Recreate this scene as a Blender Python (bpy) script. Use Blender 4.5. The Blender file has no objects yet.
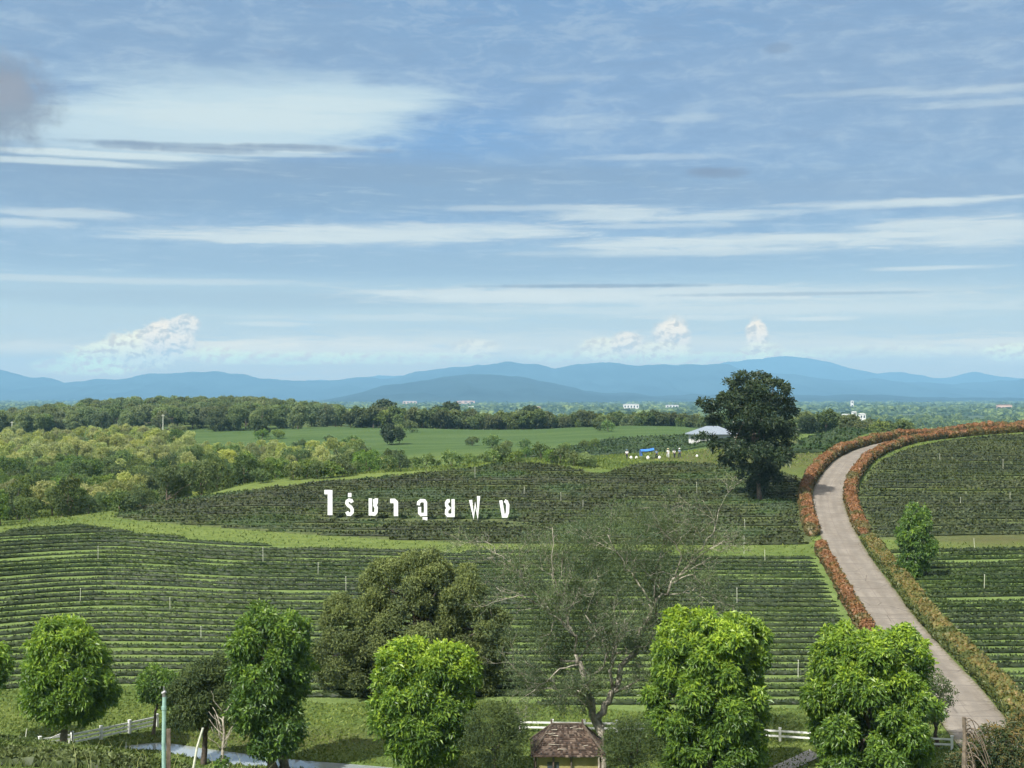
import bpy, math, random
import numpy as np
from mathutils import Vector, Euler

random.seed(7)
RNG = np.random.default_rng(11)
scene = bpy.context.scene
COL = scene.collection
R = math.radians

# ------------------------------------------------------------------ camera
F, CX, HY = 1400.0, 512.0, 396.0            # focal length in pixels, centre column, horizon row
cam_d = bpy.data.cameras.new('camera')
cam = bpy.data.objects.new('camera', cam_d); COL.objects.link(cam)
cam_d.sensor_width = 36.0
cam_d.lens = 36.0 * F / 1024.0
cam_d.shift_y = (HY - 384.0) / 1024.0
cam_d.clip_start = 0.3; cam_d.clip_end = 120000
cam.location = (0, 0, 0); cam.rotation_euler = (R(90), 0, 0)
scene.camera = cam

# ------------------------------------------------------------------ render look
scene.render.engine = 'CYCLES'
scene.cycles.use_denoising = True
scene.cycles.max_bounces = 4
scene.cycles.use_adaptive_sampling = True
scene.cycles.adaptive_threshold = 0.03
scene.cycles.diffuse_bounces = 3
scene.cycles.glossy_bounces = 1
scene.cycles.transmission_bounces = 3
scene.cycles.volume_bounces = 0
scene.cycles.transparent_max_bounces = 8
vs = scene.view_settings
vs.view_transform = 'Standard'; vs.look = 'None'; vs.gamma = 1.0; vs.exposure = 0.88
vs.use_curve_mapping = False

SUN_AZ, SUN_EL = R(-142), R(47)              # azimuth clockwise from +Y
sd = bpy.data.lights.new('sun', 'SUN'); sun = bpy.data.objects.new('sun', sd); COL.objects.link(sun)
sd.energy = 4.3; sd.angle = R(0.8); sd.color = (1.0, 0.96, 0.89)
sv = Vector((math.sin(SUN_AZ)*math.cos(SUN_EL), math.cos(SUN_AZ)*math.cos(SUN_EL), math.sin(SUN_EL)))
sun.rotation_euler = sv.to_track_quat('Z', 'Y').to_euler()

# ------------------------------------------------------------------ node helper
class NT:
    def __init__(s, tree): s.t = tree; s.n = tree.nodes; s.l = tree.links
    def new(s, typ, **kw):
        n = s.n.new(typ)
        for k, v in kw.items(): setattr(n, k, v)
        return n
    def put(s, sock, v):
        if isinstance(v, bpy.types.NodeSocket): s.l.new(v, sock)
        elif v is not None: sock.default_value = v
    def m(s, op, a, b=None, c=None, clamp=False):
        n = s.new('ShaderNodeMath', operation=op); n.use_clamp = clamp
        s.put(n.inputs[0], a)
        if b is not None: s.put(n.inputs[1], b)
        if c is not None: s.put(n.inputs[2], c)
        return n.outputs[0]
    def sm(s, v, a, b, lo=0.0, hi=1.0):       # smoothstep map
        n = s.new('ShaderNodeMapRange', interpolation_type='SMOOTHSTEP')
        s.put(n.inputs['Value'], v); n.inputs['From Min'].default_value = a; n.inputs['From Max'].default_value = b
        n.inputs['To Min'].default_value = lo; n.inputs['To Max'].default_value = hi
        return n.outputs[0]
    def mix(s, f, a, b, typ='MIX'):
        n = s.new('ShaderNodeMix', data_type='RGBA', blend_type=typ)
        s.put(n.inputs[0], f)
        s.put(n.inputs[6], a if isinstance(a, bpy.types.NodeSocket) else (*a, 1))
        s.put(n.inputs[7], b if isinstance(b, bpy.types.NodeSocket) else (*b, 1))
        return n.outputs[2]
    def noise(s, vec, scale, detail=3, rough=0.55, dist=0.0):
        n = s.new('ShaderNodeTexNoise'); s.put(n.inputs['Vector'], vec)
        n.inputs['Scale'].default_value = scale; n.inputs['Detail'].default_value = detail
        n.inputs['Roughness'].default_value = rough; n.inputs['Distortion'].default_value = dist
        return n.outputs['Fac']
    def xyz(s, x, y, z):
        n = s.new('ShaderNodeCombineXYZ'); s.put(n.inputs[0], x); s.put(n.inputs[1], y); s.put(n.inputs[2], z)
        return n.outputs[0]

# ------------------------------------------------------------------ world: Nishita sky with cloud layers
world = bpy.data.worlds.new('World'); scene.world = world; world.use_nodes = True
W = NT(world.node_tree); W.n.clear()
tc = W.new('ShaderNodeTexCoord')
sep = W.new('ShaderNodeSeparateXYZ'); W.l.new(tc.outputs['Generated'], sep.inputs[0])
X, Yd, Z = sep.outputs
sky = W.new('ShaderNodeTexSky', sky_type='NISHITA')
sky.sun_disc = False; sky.sun_elevation = SUN_EL; sky.sun_rotation = SUN_AZ
sky.air_density = 1.0; sky.dust_density = 1.0; sky.ozone_density = 2.0
az = W.m('MULTIPLY', W.m('ARCTAN2', X, Yd), 57.2958)          # degrees, right positive
el = W.m('MULTIPLY', W.m('ARCSINE', Z), 57.2958)
AE = W.xyz(az, el, 0.0)
skys = W.new('ShaderNodeVectorMath', operation='SCALE'); W.l.new(sky.outputs[0], skys.inputs[0]); skys.inputs[3].default_value = 0.088
skyc = skys.outputs[0]
# large scale warp so that edges are ragged
wv1 = W.xyz(W.m('MULTIPLY', az, 0.10), W.m('MULTIPLY', el, 0.55), 3.7)
n_wisp = W.noise(wv1, 1.0, 7, 0.62, 0.6)
wv2 = W.xyz(W.m('MULTIPLY', az, 0.26), W.m('ADD', W.m('MULTIPLY', el, 2.0), W.m('MULTIPLY', n_wisp, 1.0)), 9.1)
n_streak = W.noise(wv2, 1.0, 10, 0.68, 0.5)
n_puff = W.noise(AE, 1.15, 8, 0.62, 0.3)
wv3 = W.xyz(W.m('MULTIPLY', az, 0.05), W.m('MULTIPLY', el, 0.22), 1.3)
n_big = W.noise(wv3, 1.0, 4, 0.5, 0.3)
n_streak2 = W.noise(W.xyz(W.m('MULTIPLY', az, 0.42), W.m('MULTIPLY', el, 4.2), 2.2), 1.0, 9, 0.66, 0.5)
def pxaz(px): return math.degrees(math.atan((px - CX) / F))
def pyel(py, px=CX): return math.degrees(math.atan((HY - py) / F * math.cos(math.atan((px - CX) / F))))
def blob(px, py, rx, ry, soft=0.6, nz=None, amp=1.0, tilt=0.0):
    """elliptical cloud mask around one direction of the sky, its edge broken up by noise"""
    a0, e0 = pxaz(px), pyel(py, px); ra, re = rx/24.4, ry/24.4
    v1 = W.new('ShaderNodeVectorMath', operation='SUBTRACT'); W.l.new(AE, v1.inputs[0]); v1.inputs[1].default_value = (a0, e0, 0)
    v2 = W.new('ShaderNodeVectorMath', operation='MULTIPLY'); W.l.new(v1.outputs[0], v2.inputs[0]); v2.inputs[1].default_value = (1/ra, 1/re, 0)
    v3 = W.new('ShaderNodeVectorMath', operation='LENGTH'); W.l.new(v2.outputs[0], v3.inputs[0]); d = v3.outputs['Value']; sh = 0.0
    if nz is not None: d = W.m('MULTIPLY_ADD', nz, amp*2, d); sh = amp
    return W.sm(d, 1.0 + soft + sh, 1.0 - soft + sh)
E = 2.0**vs.exposure
def srgb(r_, g_, b_): return tuple((((v/255+.055)/1.055)**2.4)/E for v in (r_, g_, b_))
def over(base, col, mask, k=1.0):
    return W.mix(W.m('MULTIPLY', mask, k), base, col)
HAZE_D, HAZE_TOP, HAZE_END = 8.6e-5, 600.0, 22500.0
HZC = (0.285, 0.575, 0.80)                          # light the haze itself adds along a long path
def cl(rgb, e, k=1.0):
    """light a cloud must have behind the haze to look like rgb at elevation e degrees"""
    T_ = math.exp(-HAZE_D*min(HAZE_TOP/max(math.sin(R(e)), 1e-3), HAZE_END)); out = []
    for v, h in zip(rgb, HZC):
        t = ((v/255+.055)/1.055)**2.4; out.append(min(max((t-(1-T_)*h)/T_, t*.45), 2.1)/E*k)
    return tuple(out)
# colour of the thin high veil from the horizon up; overhead, out of view, brightness is added to fill shadows
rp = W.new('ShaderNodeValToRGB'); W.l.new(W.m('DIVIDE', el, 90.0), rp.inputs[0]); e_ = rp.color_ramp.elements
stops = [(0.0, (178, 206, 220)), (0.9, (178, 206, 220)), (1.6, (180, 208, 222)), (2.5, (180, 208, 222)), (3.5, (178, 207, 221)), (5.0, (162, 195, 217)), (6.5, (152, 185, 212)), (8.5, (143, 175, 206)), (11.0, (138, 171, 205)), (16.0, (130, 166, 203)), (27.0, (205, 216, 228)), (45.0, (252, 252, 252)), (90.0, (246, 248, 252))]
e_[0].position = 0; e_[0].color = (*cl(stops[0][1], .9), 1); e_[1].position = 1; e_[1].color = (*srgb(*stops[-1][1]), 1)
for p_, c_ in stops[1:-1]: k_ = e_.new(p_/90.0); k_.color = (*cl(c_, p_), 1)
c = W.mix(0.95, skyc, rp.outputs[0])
veil = c; low = W.m('MULTIPLY', W.sm(el, 26.0, 17.0), W.sm(W.m('ABSOLUTE', az), 43.0, 34.0))
def patch(rgb, px, py, rx, ry, soft, nz, amp, k, boost=1.0):
    global c
    c = over(c, cl(rgb, max(pyel(py, px), .6), boost), blob(px, py, rx, ry, soft, nz, amp), k)
# openings of clearer blue and thicker grey shelves
c = over(c, cl((118, 165, 209), 9), W.m('MULTIPLY', low, W.m('MULTIPLY', W.sm(n_big, 0.52, 0.68), W.sm(el, 5.0, 9.0))), 0.45)
patch((120, 166, 213), 560, 150, 250, 60, .9, n_wisp, .8, .65)
patch((122, 170, 217), 440, 138, 120, 20, .7, n_streak, .8, .65)
patch((151, 180, 208), 860, 110, 330, 90, .8, n_wisp, .8, .6)
patch((147, 177, 205), 130, 36, 330, 40, .8, n_wisp, .9, .5)
n_mid = W.noise(W.xyz(W.m('MULTIPLY', az, 0.55), W.m('MULTIPLY', el, 1.7), 7.7), 1.0, 8, 0.66, 0.4)
c = over(c, cl((176, 202, 222), 9), W.m('MULTIPLY', low, W.m('MULTIPLY', W.sm(n_mid, 0.47, 0.66), W.sm(el, 4.0, 7.0))), 0.38)
c = over(c, cl((132, 168, 202), 9), W.m('MULTIPLY', low, W.m('MULTIPLY', W.sm(n_mid, 0.50, 0.36), W.sm(el, 4.5, 8.0))), 0.40)
patch((140, 172, 200), 250, 184, 480, 30, .5, n_streak, .7, .75)
patch((138, 168, 196), 300, 172, 380, 9, .5, n_streak2, .9, .5)
patch((146, 176, 204), 900, 190, 300, 12, .5, n_streak2, .8, .5)
patch((150, 184, 210), 400, 264, 420, 12, .5, n_streak2, .8, .5)
patch((158, 188, 210), 250, 300, 330, 8, .5, n_streak2, .9, .35)
# fine streaks everywhere
c = over(c, cl((190, 213, 226), 6), W.m('MULTIPLY', W.m('MULTIPLY', low, W.sm(n_streak2, 0.52, 0.68)), W.m('MULTIPLY', W.sm(n_wisp, 0.38, 0.6), W.sm(el, 13.0, 4.0, 0.25, 0.8))), 0.55)
c = over(c, cl((138, 170, 200), 7), W.m('MULTIPLY', W.m('MULTIPLY', low, W.sm(n_streak, 0.54, 0.70)), W.sm(el, 3.5, 7.0, 0.1, 0.8)), 0.40)
# broad bright patch left of the centre, its right edge drawn out upward
for px, py, rx, ry, k in ((185, 122, 150, 28, .85), (290, 108, 120, 22, .85), (240, 122, 150, 23, .8), (120, 138, 130, 20, .7), (370, 98, 80, 12, .7), (250, 84, 160, 16, .45)):
    patch((195, 219, 230), px, py, rx, ry, .5, n_streak, .75, k)
for px, py, rx, ry, k in ((240, 118, 120, 12, .7), (330, 104, 80, 8, .6), (90, 154, 110, 3.5, .9), (60, 162, 80, 3, .8), (220, 152, 120, 3, .6), (290, 148, 90, 4, .6)):
    patch((208, 226, 231), px, py, rx, ry, .45, n_streak2, .9, k)
for px, py, rx, ry, k in ((230, 238, 90, 3.5, 1), (330, 236, 150, 6, 1), (420, 232, 130, 6, .9), (500, 228, 80, 4, .7), (60, 213, 60, 4, .8), (20, 222, 45, 3, .8), (100, 280, 220, 2.5, .6),
                          (610, 214, 65, 5.5, .95), (700, 218, 70, 2.5, .8), (560, 208, 110, 2.5, .6), (760, 212, 50, 2, .6), (640, 244, 70, 4.5, .9), (740, 242, 120, 5, .95), (690, 252, 130, 3, .8), (820, 237, 100, 3.5, .85), (640, 226, 80, 2, .6), (900, 203, 100, 3, .95), (960, 200, 50, 2, .7),
                          (985, 232, 90, 11, .95), (930, 226, 70, 4, .8), (890, 242, 80, 3, .8), (935, 268, 50, 1.6, .85), (600, 296, 200, 7, .8), (520, 298, 130, 4, .9), (450, 293, 80, 2.5, .8), (740, 292, 220, 5, .55), (850, 306, 200, 8, .5), (700, 310, 250, 4, .5), (380, 318, 120, 2.5, .5),
                          (980, 90, 70, 3, .6), (1000, 102, 70, 2.5, .5), (870, 92, 60, 2.5, .4), (550, 78, 30, 3, .3), (570, 124, 50, 6, .35), (690, 118, 30, 3, .4), (660, 157, 70, 2.5, .45), (330, 350, 150, 7, .75), (560, 345, 330, 9, .4), (200, 352, 90, 8, .7),
                          (810, 319, 40, 1.7, .9), (700, 318, 60, 1.7, .6), (275, 324, 35, 2, .7), (1000, 350, 90, 9, .5), (30, 347, 60, 4, .5), (860, 345, 200, 6, .3)):
    patch((208, 224, 229), px, py, rx, ry*1.25, .62, n_streak2, 1.3, k*.78)
for px, py, rx, ry, k in ((230, 147, 150, 2.6, .6), (130, 145, 34, 4, .6), (200, 150, 60, 3, .6), (290, 146, 50, 2.2, .7), (720, 173, 26, 5, .7), (705, 171, 16, 3, .5), (778, 48, 13, 4.5, .55), (600, 286, 110, 1.8, .6), (800, 294, 120, 1.8, .4)):
    patch((134, 158, 184), px, py, rx, ry, .5, n_puff, .7, k)
# grey cumulus at the left edge
patch((140, 156, 174), 0, 100, 42, 38, .55, n_puff, .8, .85)
patch((158, 168, 182), 4, 90, 24, 14, .6, n_puff, .8, .6)
# cumulus towers low over the mountains
n_cum = W.noise(W.xyz(W.m('MULTIPLY', az, 1.0), W.m('MULTIPLY', el, 1.4), 5.0), 2.3, 8, 0.62, 0.4)
n_shade = W.noise(W.xyz(W.m('ADD', az, 0.16), W.m('SUBTRACT', W.m('MULTIPLY', el, 1.4), 0.20), 5.0), 2.3, 8, 0.62, 0.4)
shade = W.sm(W.m('SUBTRACT', n_cum, n_shade), -0.14, 0.07)
for px, py, rx, ry, k in ((90, 366, 50, 8, .6), (118, 358, 44, 13, .9), (146, 349, 34, 17, 1), (168, 338, 24, 16, 1), (184, 325, 14, 9, 1), (105, 350, 22, 8, .8),
                          (215, 356, 30, 8, .6), (290, 358, 80, 6, .5), (475, 348, 22, 8, .6), (400, 358, 90, 6, .4), (603, 350, 24, 11, .8), (628, 344, 15, 11, .8), (672, 336, 17, 17, 1), (662, 350, 26, 8, .8),
                          (757, 337, 9.5, 18, 1), (762, 352, 20, 9, .5), (1010, 352, 24, 8, .8), (720, 358, 110, 6, .45), (880, 352, 90, 6, .3), (560, 356, 40, 6, .4)):
    e0_ = pyel(py, px)
    cc_ = W.mix(shade, cl((186, 207, 218), e0_), cl((222, 230, 230), e0_, 1.0))
    c = over(c, cc_, blob(px, py, rx*1.08, ry*1.08, 0.22, n_cum, 0.55), k)
bg = W.new('ShaderNodeBackground'); W.l.new(c, bg.inputs[0]); bg.inputs[1].default_value = 1.0
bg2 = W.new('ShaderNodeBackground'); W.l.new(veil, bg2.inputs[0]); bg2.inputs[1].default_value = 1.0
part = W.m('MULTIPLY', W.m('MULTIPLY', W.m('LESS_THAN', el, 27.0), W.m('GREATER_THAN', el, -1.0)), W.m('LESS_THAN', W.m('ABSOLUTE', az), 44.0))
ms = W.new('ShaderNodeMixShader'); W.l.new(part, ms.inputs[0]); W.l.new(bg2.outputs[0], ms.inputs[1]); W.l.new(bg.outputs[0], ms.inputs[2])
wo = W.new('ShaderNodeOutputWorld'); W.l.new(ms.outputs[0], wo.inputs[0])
world.cycles.sampling_method = 'MANUAL'; world.cycles.sample_map_resolution = 256

# ------------------------------------------------------------------ numpy noise
def _h(ix, iy, iz):
    n = (ix.astype(np.int64)*374761393 + iy.astype(np.int64)*668265263 + iz.astype(np.int64)*2147483647) & 0xffffffff
    n = ((n ^ (n >> 13)) * 1274126177) & 0xffffffff
    return ((n ^ (n >> 16)) & 0xffff) / 65535.0
def vn(x, y, z=0.0):
    x, y, z = np.broadcast_arrays(np.asarray(x, float), np.asarray(y, float), np.asarray(z, float))
    ix, iy, iz = np.floor(x), np.floor(y), np.floor(z)
    fx, fy, fz = x-ix, y-iy, z-iz
    fx, fy, fz = fx*fx*(3-2*fx), fy*fy*(3-2*fy), fz*fz*(3-2*fz)
    def L(a, b, t): return a+(b-a)*t
    v = [_h(ix+i, iy+j, iz+k) for k in (0, 1) for j in (0, 1) for i in (0, 1)]
    return L(L(L(v[0], v[1], fx), L(v[2], v[3], fx), fy), L(L(v[4], v[5], fx), L(v[6], v[7], fx), fy), fz)*2-1
def fbm(x, y, z=0.0, o=4):
    s, a, t = 0, 1.0, 0
    for i in range(o):
        s = s + a*vn(np.asarray(x)*2**i+i*17.3, np.asarray(y)*2**i-i*9.1, np.asarray(z)*2**i); t += a; a *= .5
    return s/t

# ------------------------------------------------------------------ object helpers
def tag(o, label=None, cat=None, group=None, kind=None):
    if label: o['label'] = label
    if cat: o['category'] = cat
    if group: o['group'] = group
    if kind: o['kind'] = kind
    return o
def empty(name, loc, rz=0.0):
    o = bpy.data.objects.new(name, None); COL.objects.link(o); o.location = loc; o.rotation_euler = (0, 0, rz)
    o.empty_display_size = 0.5
    return o
def mesh_data(name, V, Fs, mats, v=None, uv=None, mi=None, smooth=False, extra=None):
    V = np.asarray(V, np.float32).reshape(-1, 3)
    if not isinstance(Fs, (list, tuple)): Fs = [Fs]
    Fs = [np.asarray(f, np.int32) for f in Fs if len(f)]
    me = bpy.data.meshes.new(name)
    me.vertices.add(len(V)); me.vertices.foreach_set('co', V.ravel())
    loops = np.concatenate([f.ravel() for f in Fs]); sizes = np.concatenate([np.full(len(f), f.shape[1], np.int32) for f in Fs])
    starts = np.concatenate([[0], np.cumsum(sizes)[:-1]]).astype(np.int32)
    me.loops.add(len(loops)); me.loops.foreach_set('vertex_index', loops)
    me.polygons.add(len(sizes)); me.polygons.foreach_set('loop_start', starts); me.polygons.foreach_set('loop_total', sizes)
    me.polygons.foreach_set('use_smooth', np.full(len(sizes), bool(smooth)))
    if mi is not None: me.polygons.foreach_set('material_index', np.asarray(mi, np.int32))
    for m in (mats if isinstance(mats, (list, tuple)) else [mats]): me.materials.append(m)
    if v is not None:
        a = me.attributes.new('v', 'FLOAT', 'POINT'); a.data.foreach_set('value', np.asarray(v, np.float32))
    if extra:
        for k, arr in extra.items():
            a = me.attributes.new(k, 'FLOAT', 'POINT'); a.data.foreach_set('value', np.asarray(arr, np.float32))
    if uv is not None:
        l = me.uv_layers.new(name='UVMap'); l.data.foreach_set('uv', np.asarray(uv, np.float32)[loops].ravel())
    me.update(calc_edges=True)
    return me
def obj(name, me, parent=None, loc=None):
    o = bpy.data.objects.new(name, me); COL.objects.link(o)
    if parent is not None: o.parent = parent
    if loc is not None: o.location = loc
    return o
def mk(name, V, Fs, mats, parent=None, loc=None, **kw):
    return obj(name, mesh_data(name, V, Fs, mats, **kw), parent, loc)
class MB:
    """collects solids of one mesh"""
    def __init__(s): s.V = []; s.Q = []; s.T = []; s.n = 0; s.v = []
    def add(s, V, Q=None, T=None, v=0.5):
        V = np.asarray(V, float)
        s.V.append(V)
        if Q is not None and len(Q): s.Q.append(np.asarray(Q)+s.n)
        if T is not None and len(T): s.T.append(np.asarray(T)+s.n)
        s.v.append(np.full(len(V), v) if np.isscalar(v) else np.asarray(v)); s.n += len(V)
    def box(s, c, size, rz=0.0, v=0.5):
        x, y, z = [a/2 for a in size]
        P = np.array([(sx*x, sy*y, sz*z) for sz in (-1, 1) for sy in (-1, 1) for sx in (-1, 1)], float)
        if rz: P[:, :2] = P[:, :2] @ np.array([[math.cos(rz), math.sin(rz)], [-math.sin(rz), math.cos(rz)]])
        s.add(P+np.array(c), [(0, 2, 3, 1), (4, 5, 7, 6), (0, 1, 5, 4), (2, 6, 7, 3), (0, 4, 6, 2), (1, 3, 7, 5)], v=v)
    def tube(s, P, rad, n=7, v=0.5, cap=True):
        P = np.asarray(P, float); rad = np.broadcast_to(np.asarray(rad, float), (len(P),))
        T = np.gradient(P, axis=0); T /= np.linalg.norm(T, axis=1)[:, None]+1e-9
        up = np.array([0, 0, 1.0]) if abs(T[0, 2]) < .9 else np.array([0, 1.0, 0])
        A = np.cross(T, up); A /= np.linalg.norm(A, axis=1)[:, None]+1e-9; B = np.cross(T, A)
        a = np.arange(n)*2*math.pi/n
        V = P[:, None]+rad[:, None, None]*(np.cos(a)[None, :, None]*A[:, None]+np.sin(a)[None, :, None]*B[:, None])
        k = len(P); i = np.arange(k-1)[:, None]*n; j = np.arange(n)[None]
        Q = np.stack([i+j, i+(j+1) % n, i+n+(j+1) % n, i+n+j], -1).reshape(-1, 4)
        V = V.reshape(-1, 3)
        if cap:
            c0, c1 = len(V), len(V)+1
            V = np.vstack([V, P[0], P[-1]])
            Tr = [(c0, (q+1) % n, q) for q in range(n)]+[(c1, (k-1)*n+q, (k-1)*n+(q+1) % n) for q in range(n)]
            s.add(V, Q, Tr, v=v)
        else: s.add(V, Q, v=v)
    def build(s, name, mats, parent=None, loc=None, smooth=False, mi=None):
        Fs = []
        if s.Q: Fs.append(np.concatenate(s.Q))
        if s.T: Fs.append(np.concatenate(s.T))
        return mk(name, np.concatenate(s.V), Fs, mats, parent, loc, v=np.concatenate(s.v), smooth=smooth, mi=mi)

# ------------------------------------------------------------------ materials
def mat(name):
    m = bpy.data.materials.new(name); m.use_nodes = True; m.node_tree.nodes.clear()
    N = NT(m.node_tree); N.out = N.new('ShaderNodeOutputMaterial'); return m, N
def bsdf(N, col, rough=0.8, spec=0.3, bump=None, bd=0.1, metallic=0.0):
    p = N.new('ShaderNodeBsdfPrincipled'); N.put(p.inputs['Base Color'], col if isinstance(col, bpy.types.NodeSocket) else (*col, 1))
    N.put(p.inputs['Roughness'], rough); p.inputs['Specular IOR Level'].default_value = spec; p.inputs['Metallic'].default_value = metallic
    if bump is not None:
        b = N.new('ShaderNodeBump'); N.put(b.inputs['Height'], bump); b.inputs['Distance'].default_value = bd; b.inputs['Strength'].default_value = 0.8
        N.l.new(b.outputs[0], p.inputs['Normal'])
    return p.outputs[0]
def leaf_mat(name, dark, mid, young, transl=0.3, rough=0.5, spec=0.35, objvar=0.25, patch=None, patch_scale=0.3, spread=(0.15, 0.55, 0.95)):
    m, N = mat(name)
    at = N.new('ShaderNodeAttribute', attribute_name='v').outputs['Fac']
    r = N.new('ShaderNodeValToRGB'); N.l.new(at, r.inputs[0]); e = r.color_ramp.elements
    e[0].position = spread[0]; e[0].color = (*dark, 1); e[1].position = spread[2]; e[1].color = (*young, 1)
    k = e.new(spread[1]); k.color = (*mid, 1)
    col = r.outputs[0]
    geo = N.new('ShaderNodeNewGeometry')
    nz = N.noise(geo.outputs['Position'], patch_scale, 3)
    col = N.mix(N.sm(nz, 0.3, 0.7), N.mix(1.0, col, (0.78, 0.80, 0.80), 'MULTIPLY'), N.mix(1.0, col, (1.2, 1.15, 1.0), 'MULTIPLY'))
    if patch is not None: col = N.mix(N.sm(nz, 0.48, 0.62), col, patch)
    if objvar:
        oi = N.new('ShaderNodeObjectInfo').outputs['Random']
        hs = N.new('ShaderNodeHueSaturation'); N.put(hs.inputs['Hue'], N.m('MULTIPLY_ADD', oi, 0.030*objvar/0.25, 0.5-0.008*objvar/0.25))
        vv = N.m('FRACT', N.m('MULTIPLY', oi, 7.31))
        N.put(hs.inputs['Value'], N.m('MULTIPLY_ADD', vv, objvar*2, 1-objvar)); N.put(hs.inputs['Saturation'], N.m('MULTIPLY_ADD', N.m('FRACT', N.m('MULTIPLY', oi, 3.7)), 0.3, 0.8)); N.l.new(col, hs.inputs['Color']); col = hs.outputs[0]
    s = bsdf(N, col, rough, spec)
    if transl:
        t = N.new('ShaderNodeBsdfTranslucent'); N.l.new(N.mix(1.0, col, (1.3, 1.35, 0.7), 'MULTIPLY'), t.inputs[0])
        mx = N.new('ShaderNodeMixShader'); mx.inputs[0].default_value = transl; N.l.new(s, mx.inputs[1]); N.l.new(t.outputs[0], mx.inputs[2]); s = mx.outputs[0]
    N.l.new(s, N.out.inputs[0]); return m
def plain_mat(name, col, rough=0.8, spec=0.3, var=0.25, scale=3.0, bd=0.02, dirt=None, metallic=0.0):
    m, N = mat(name); g = N.new('ShaderNodeNewGeometry').outputs['Position']
    nz = N.noise(g, scale, 5)
    c1 = tuple(min(1, x*(1+var)) for x in col); c0 = tuple(x*(1-var) for x in col)
    cc = N.mix(N.sm(nz, 0.3, 0.7), c0, c1)
    if dirt: cc = N.mix(N.sm(N.noise(g, scale*0.37, 4), 0.52, 0.7), cc, dirt)
    N.l.new(bsdf(N, cc, rough, spec, nz, bd, metallic), N.out.inputs[0]); return m

M = {}
M['mango'] = leaf_mat('glossy_broad_leaves', (0.045, 0.100, 0.020), (0.140, 0.245, 0.042), (0.345, 0.470, 0.050), 0.35, 0.42, 0.45, 0.0, patch_scale=0.45)
M['mango_dark'] = leaf_mat('dark_broad_leaves', (0.038, 0.088, 0.022), (0.105, 0.195, 0.040), (0.26, 0.38, 0.045), 0.30, 0.42, 0.45, 0.0, patch_scale=0.4)
M['olive'] = leaf_mat('olive_brown_leaves', (0.042, 0.062, 0.022), (0.150, 0.190, 0.068), (0.26, 0.305, 0.115), 0.25, 0.6, 0.25, 0.0, patch_scale=0.5)
M['conifer'] = leaf_mat('dark_fine_leaves', (0.036, 0.060, 0.026), (0.085, 0.125, 0.044), (0.15, 0.19, 0.062), 0.2, 0.6, 0.25, 0.0, patch_scale=0.6)
M['rain'] = leaf_mat('feathery_grey_green_leaves', (0.075, 0.115, 0.060), (0.145, 0.195, 0.105), (0.21, 0.265, 0.145), 0.35, 0.6, 0.25, 0.0)
M['bigtree'] = leaf_mat('deep_green_leaves', (0.014, 0.030, 0.015), (0.036, 0.062, 0.026), (0.085, 0.115, 0.045), 0.12, 0.5, 0.3, 0.0, patch_scale=0.25)
M['wood_green'] = leaf_mat('woodland_green_leaves', (0.050, 0.085, 0.027), (0.120, 0.175, 0.052), (0.215, 0.265, 0.082), 0.3, 0.6, 0.2, 0.30, patch_scale=0.12)
M['wood_yellow'] = leaf_mat('woodland_yellow_leaves', (0.10, 0.135, 0.036), (0.27, 0.31, 0.100), (0.45, 0.455, 0.20), 0.3, 0.6, 0.2, 0.28, patch_scale=0.15, spread=(0.05, 0.38, 0.80))
M['ridge'] = leaf_mat('plantation_tree_leaves', (0.060, 0.092, 0.046), (0.130, 0.180, 0.084), (0.22, 0.265, 0.120), 0.3, 0.6, 0.2, 0.22, patch_scale=0.08, spread=(0.05, 0.42, 0.85))
M['plain_tree'] = leaf_mat('far_tree_leaves', (0.052, 0.080, 0.034), (0.115, 0.152, 0.058), (0.20, 0.24, 0.085), 0.25, 0.7, 0.1, 0.28, patch_scale=0.05)
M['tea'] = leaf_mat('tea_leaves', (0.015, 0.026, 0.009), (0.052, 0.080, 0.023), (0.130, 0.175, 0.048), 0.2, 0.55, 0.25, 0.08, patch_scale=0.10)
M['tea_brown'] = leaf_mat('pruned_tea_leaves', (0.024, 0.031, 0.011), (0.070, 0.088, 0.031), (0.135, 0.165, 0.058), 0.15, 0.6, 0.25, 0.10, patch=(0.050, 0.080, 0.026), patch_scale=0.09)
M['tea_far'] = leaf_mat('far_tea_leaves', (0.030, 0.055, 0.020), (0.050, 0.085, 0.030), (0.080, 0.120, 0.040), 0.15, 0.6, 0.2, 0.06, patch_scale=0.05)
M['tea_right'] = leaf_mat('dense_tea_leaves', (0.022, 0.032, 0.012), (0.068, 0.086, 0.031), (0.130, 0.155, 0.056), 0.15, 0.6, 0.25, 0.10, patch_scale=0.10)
M['hedge_red'] = leaf_mat('red_tip_hedge_leaves', (0.050, 0.062, 0.022), (0.215, 0.110, 0.048), (0.360, 0.175, 0.090), 0.2, 0.5, 0.3, 0.0, patch=(0.125, 0.110, 0.040), patch_scale=0.30, spread=(0.12, 0.5, 0.9))
M['hedge_mix'] = leaf_mat('green_orange_hedge_leaves', (0.050, 0.075, 0.020), (0.140, 0.150, 0.044), (0.280, 0.185, 0.072), 0.2, 0.5, 0.3, 0.0, patch=(0.075, 0.095, 0.026), patch_scale=0.4, spread=(0.12, 0.5, 0.9))
M['grassblade'] = leaf_mat('grass_blades', (0.07, 0.10, 0.03), (0.13, 0.17, 0.05), (0.34, 0.36, 0.17), 0.3, 0.6, 0.2, 0.0)
M['shrubtip'] = leaf_mat('grey_green_orange_shrub_leaves', (0.028, 0.050, 0.024), (0.070, 0.105, 0.045), (0.26, 0.17, 0.06), 0.2, 0.5, 0.3, 0.0, patch_scale=0.5)
M['mound'] = plain_mat('inner_foliage', (0.030, 0.050, 0.016), 0.9, 0.1, 0.3, 4.0)
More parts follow.
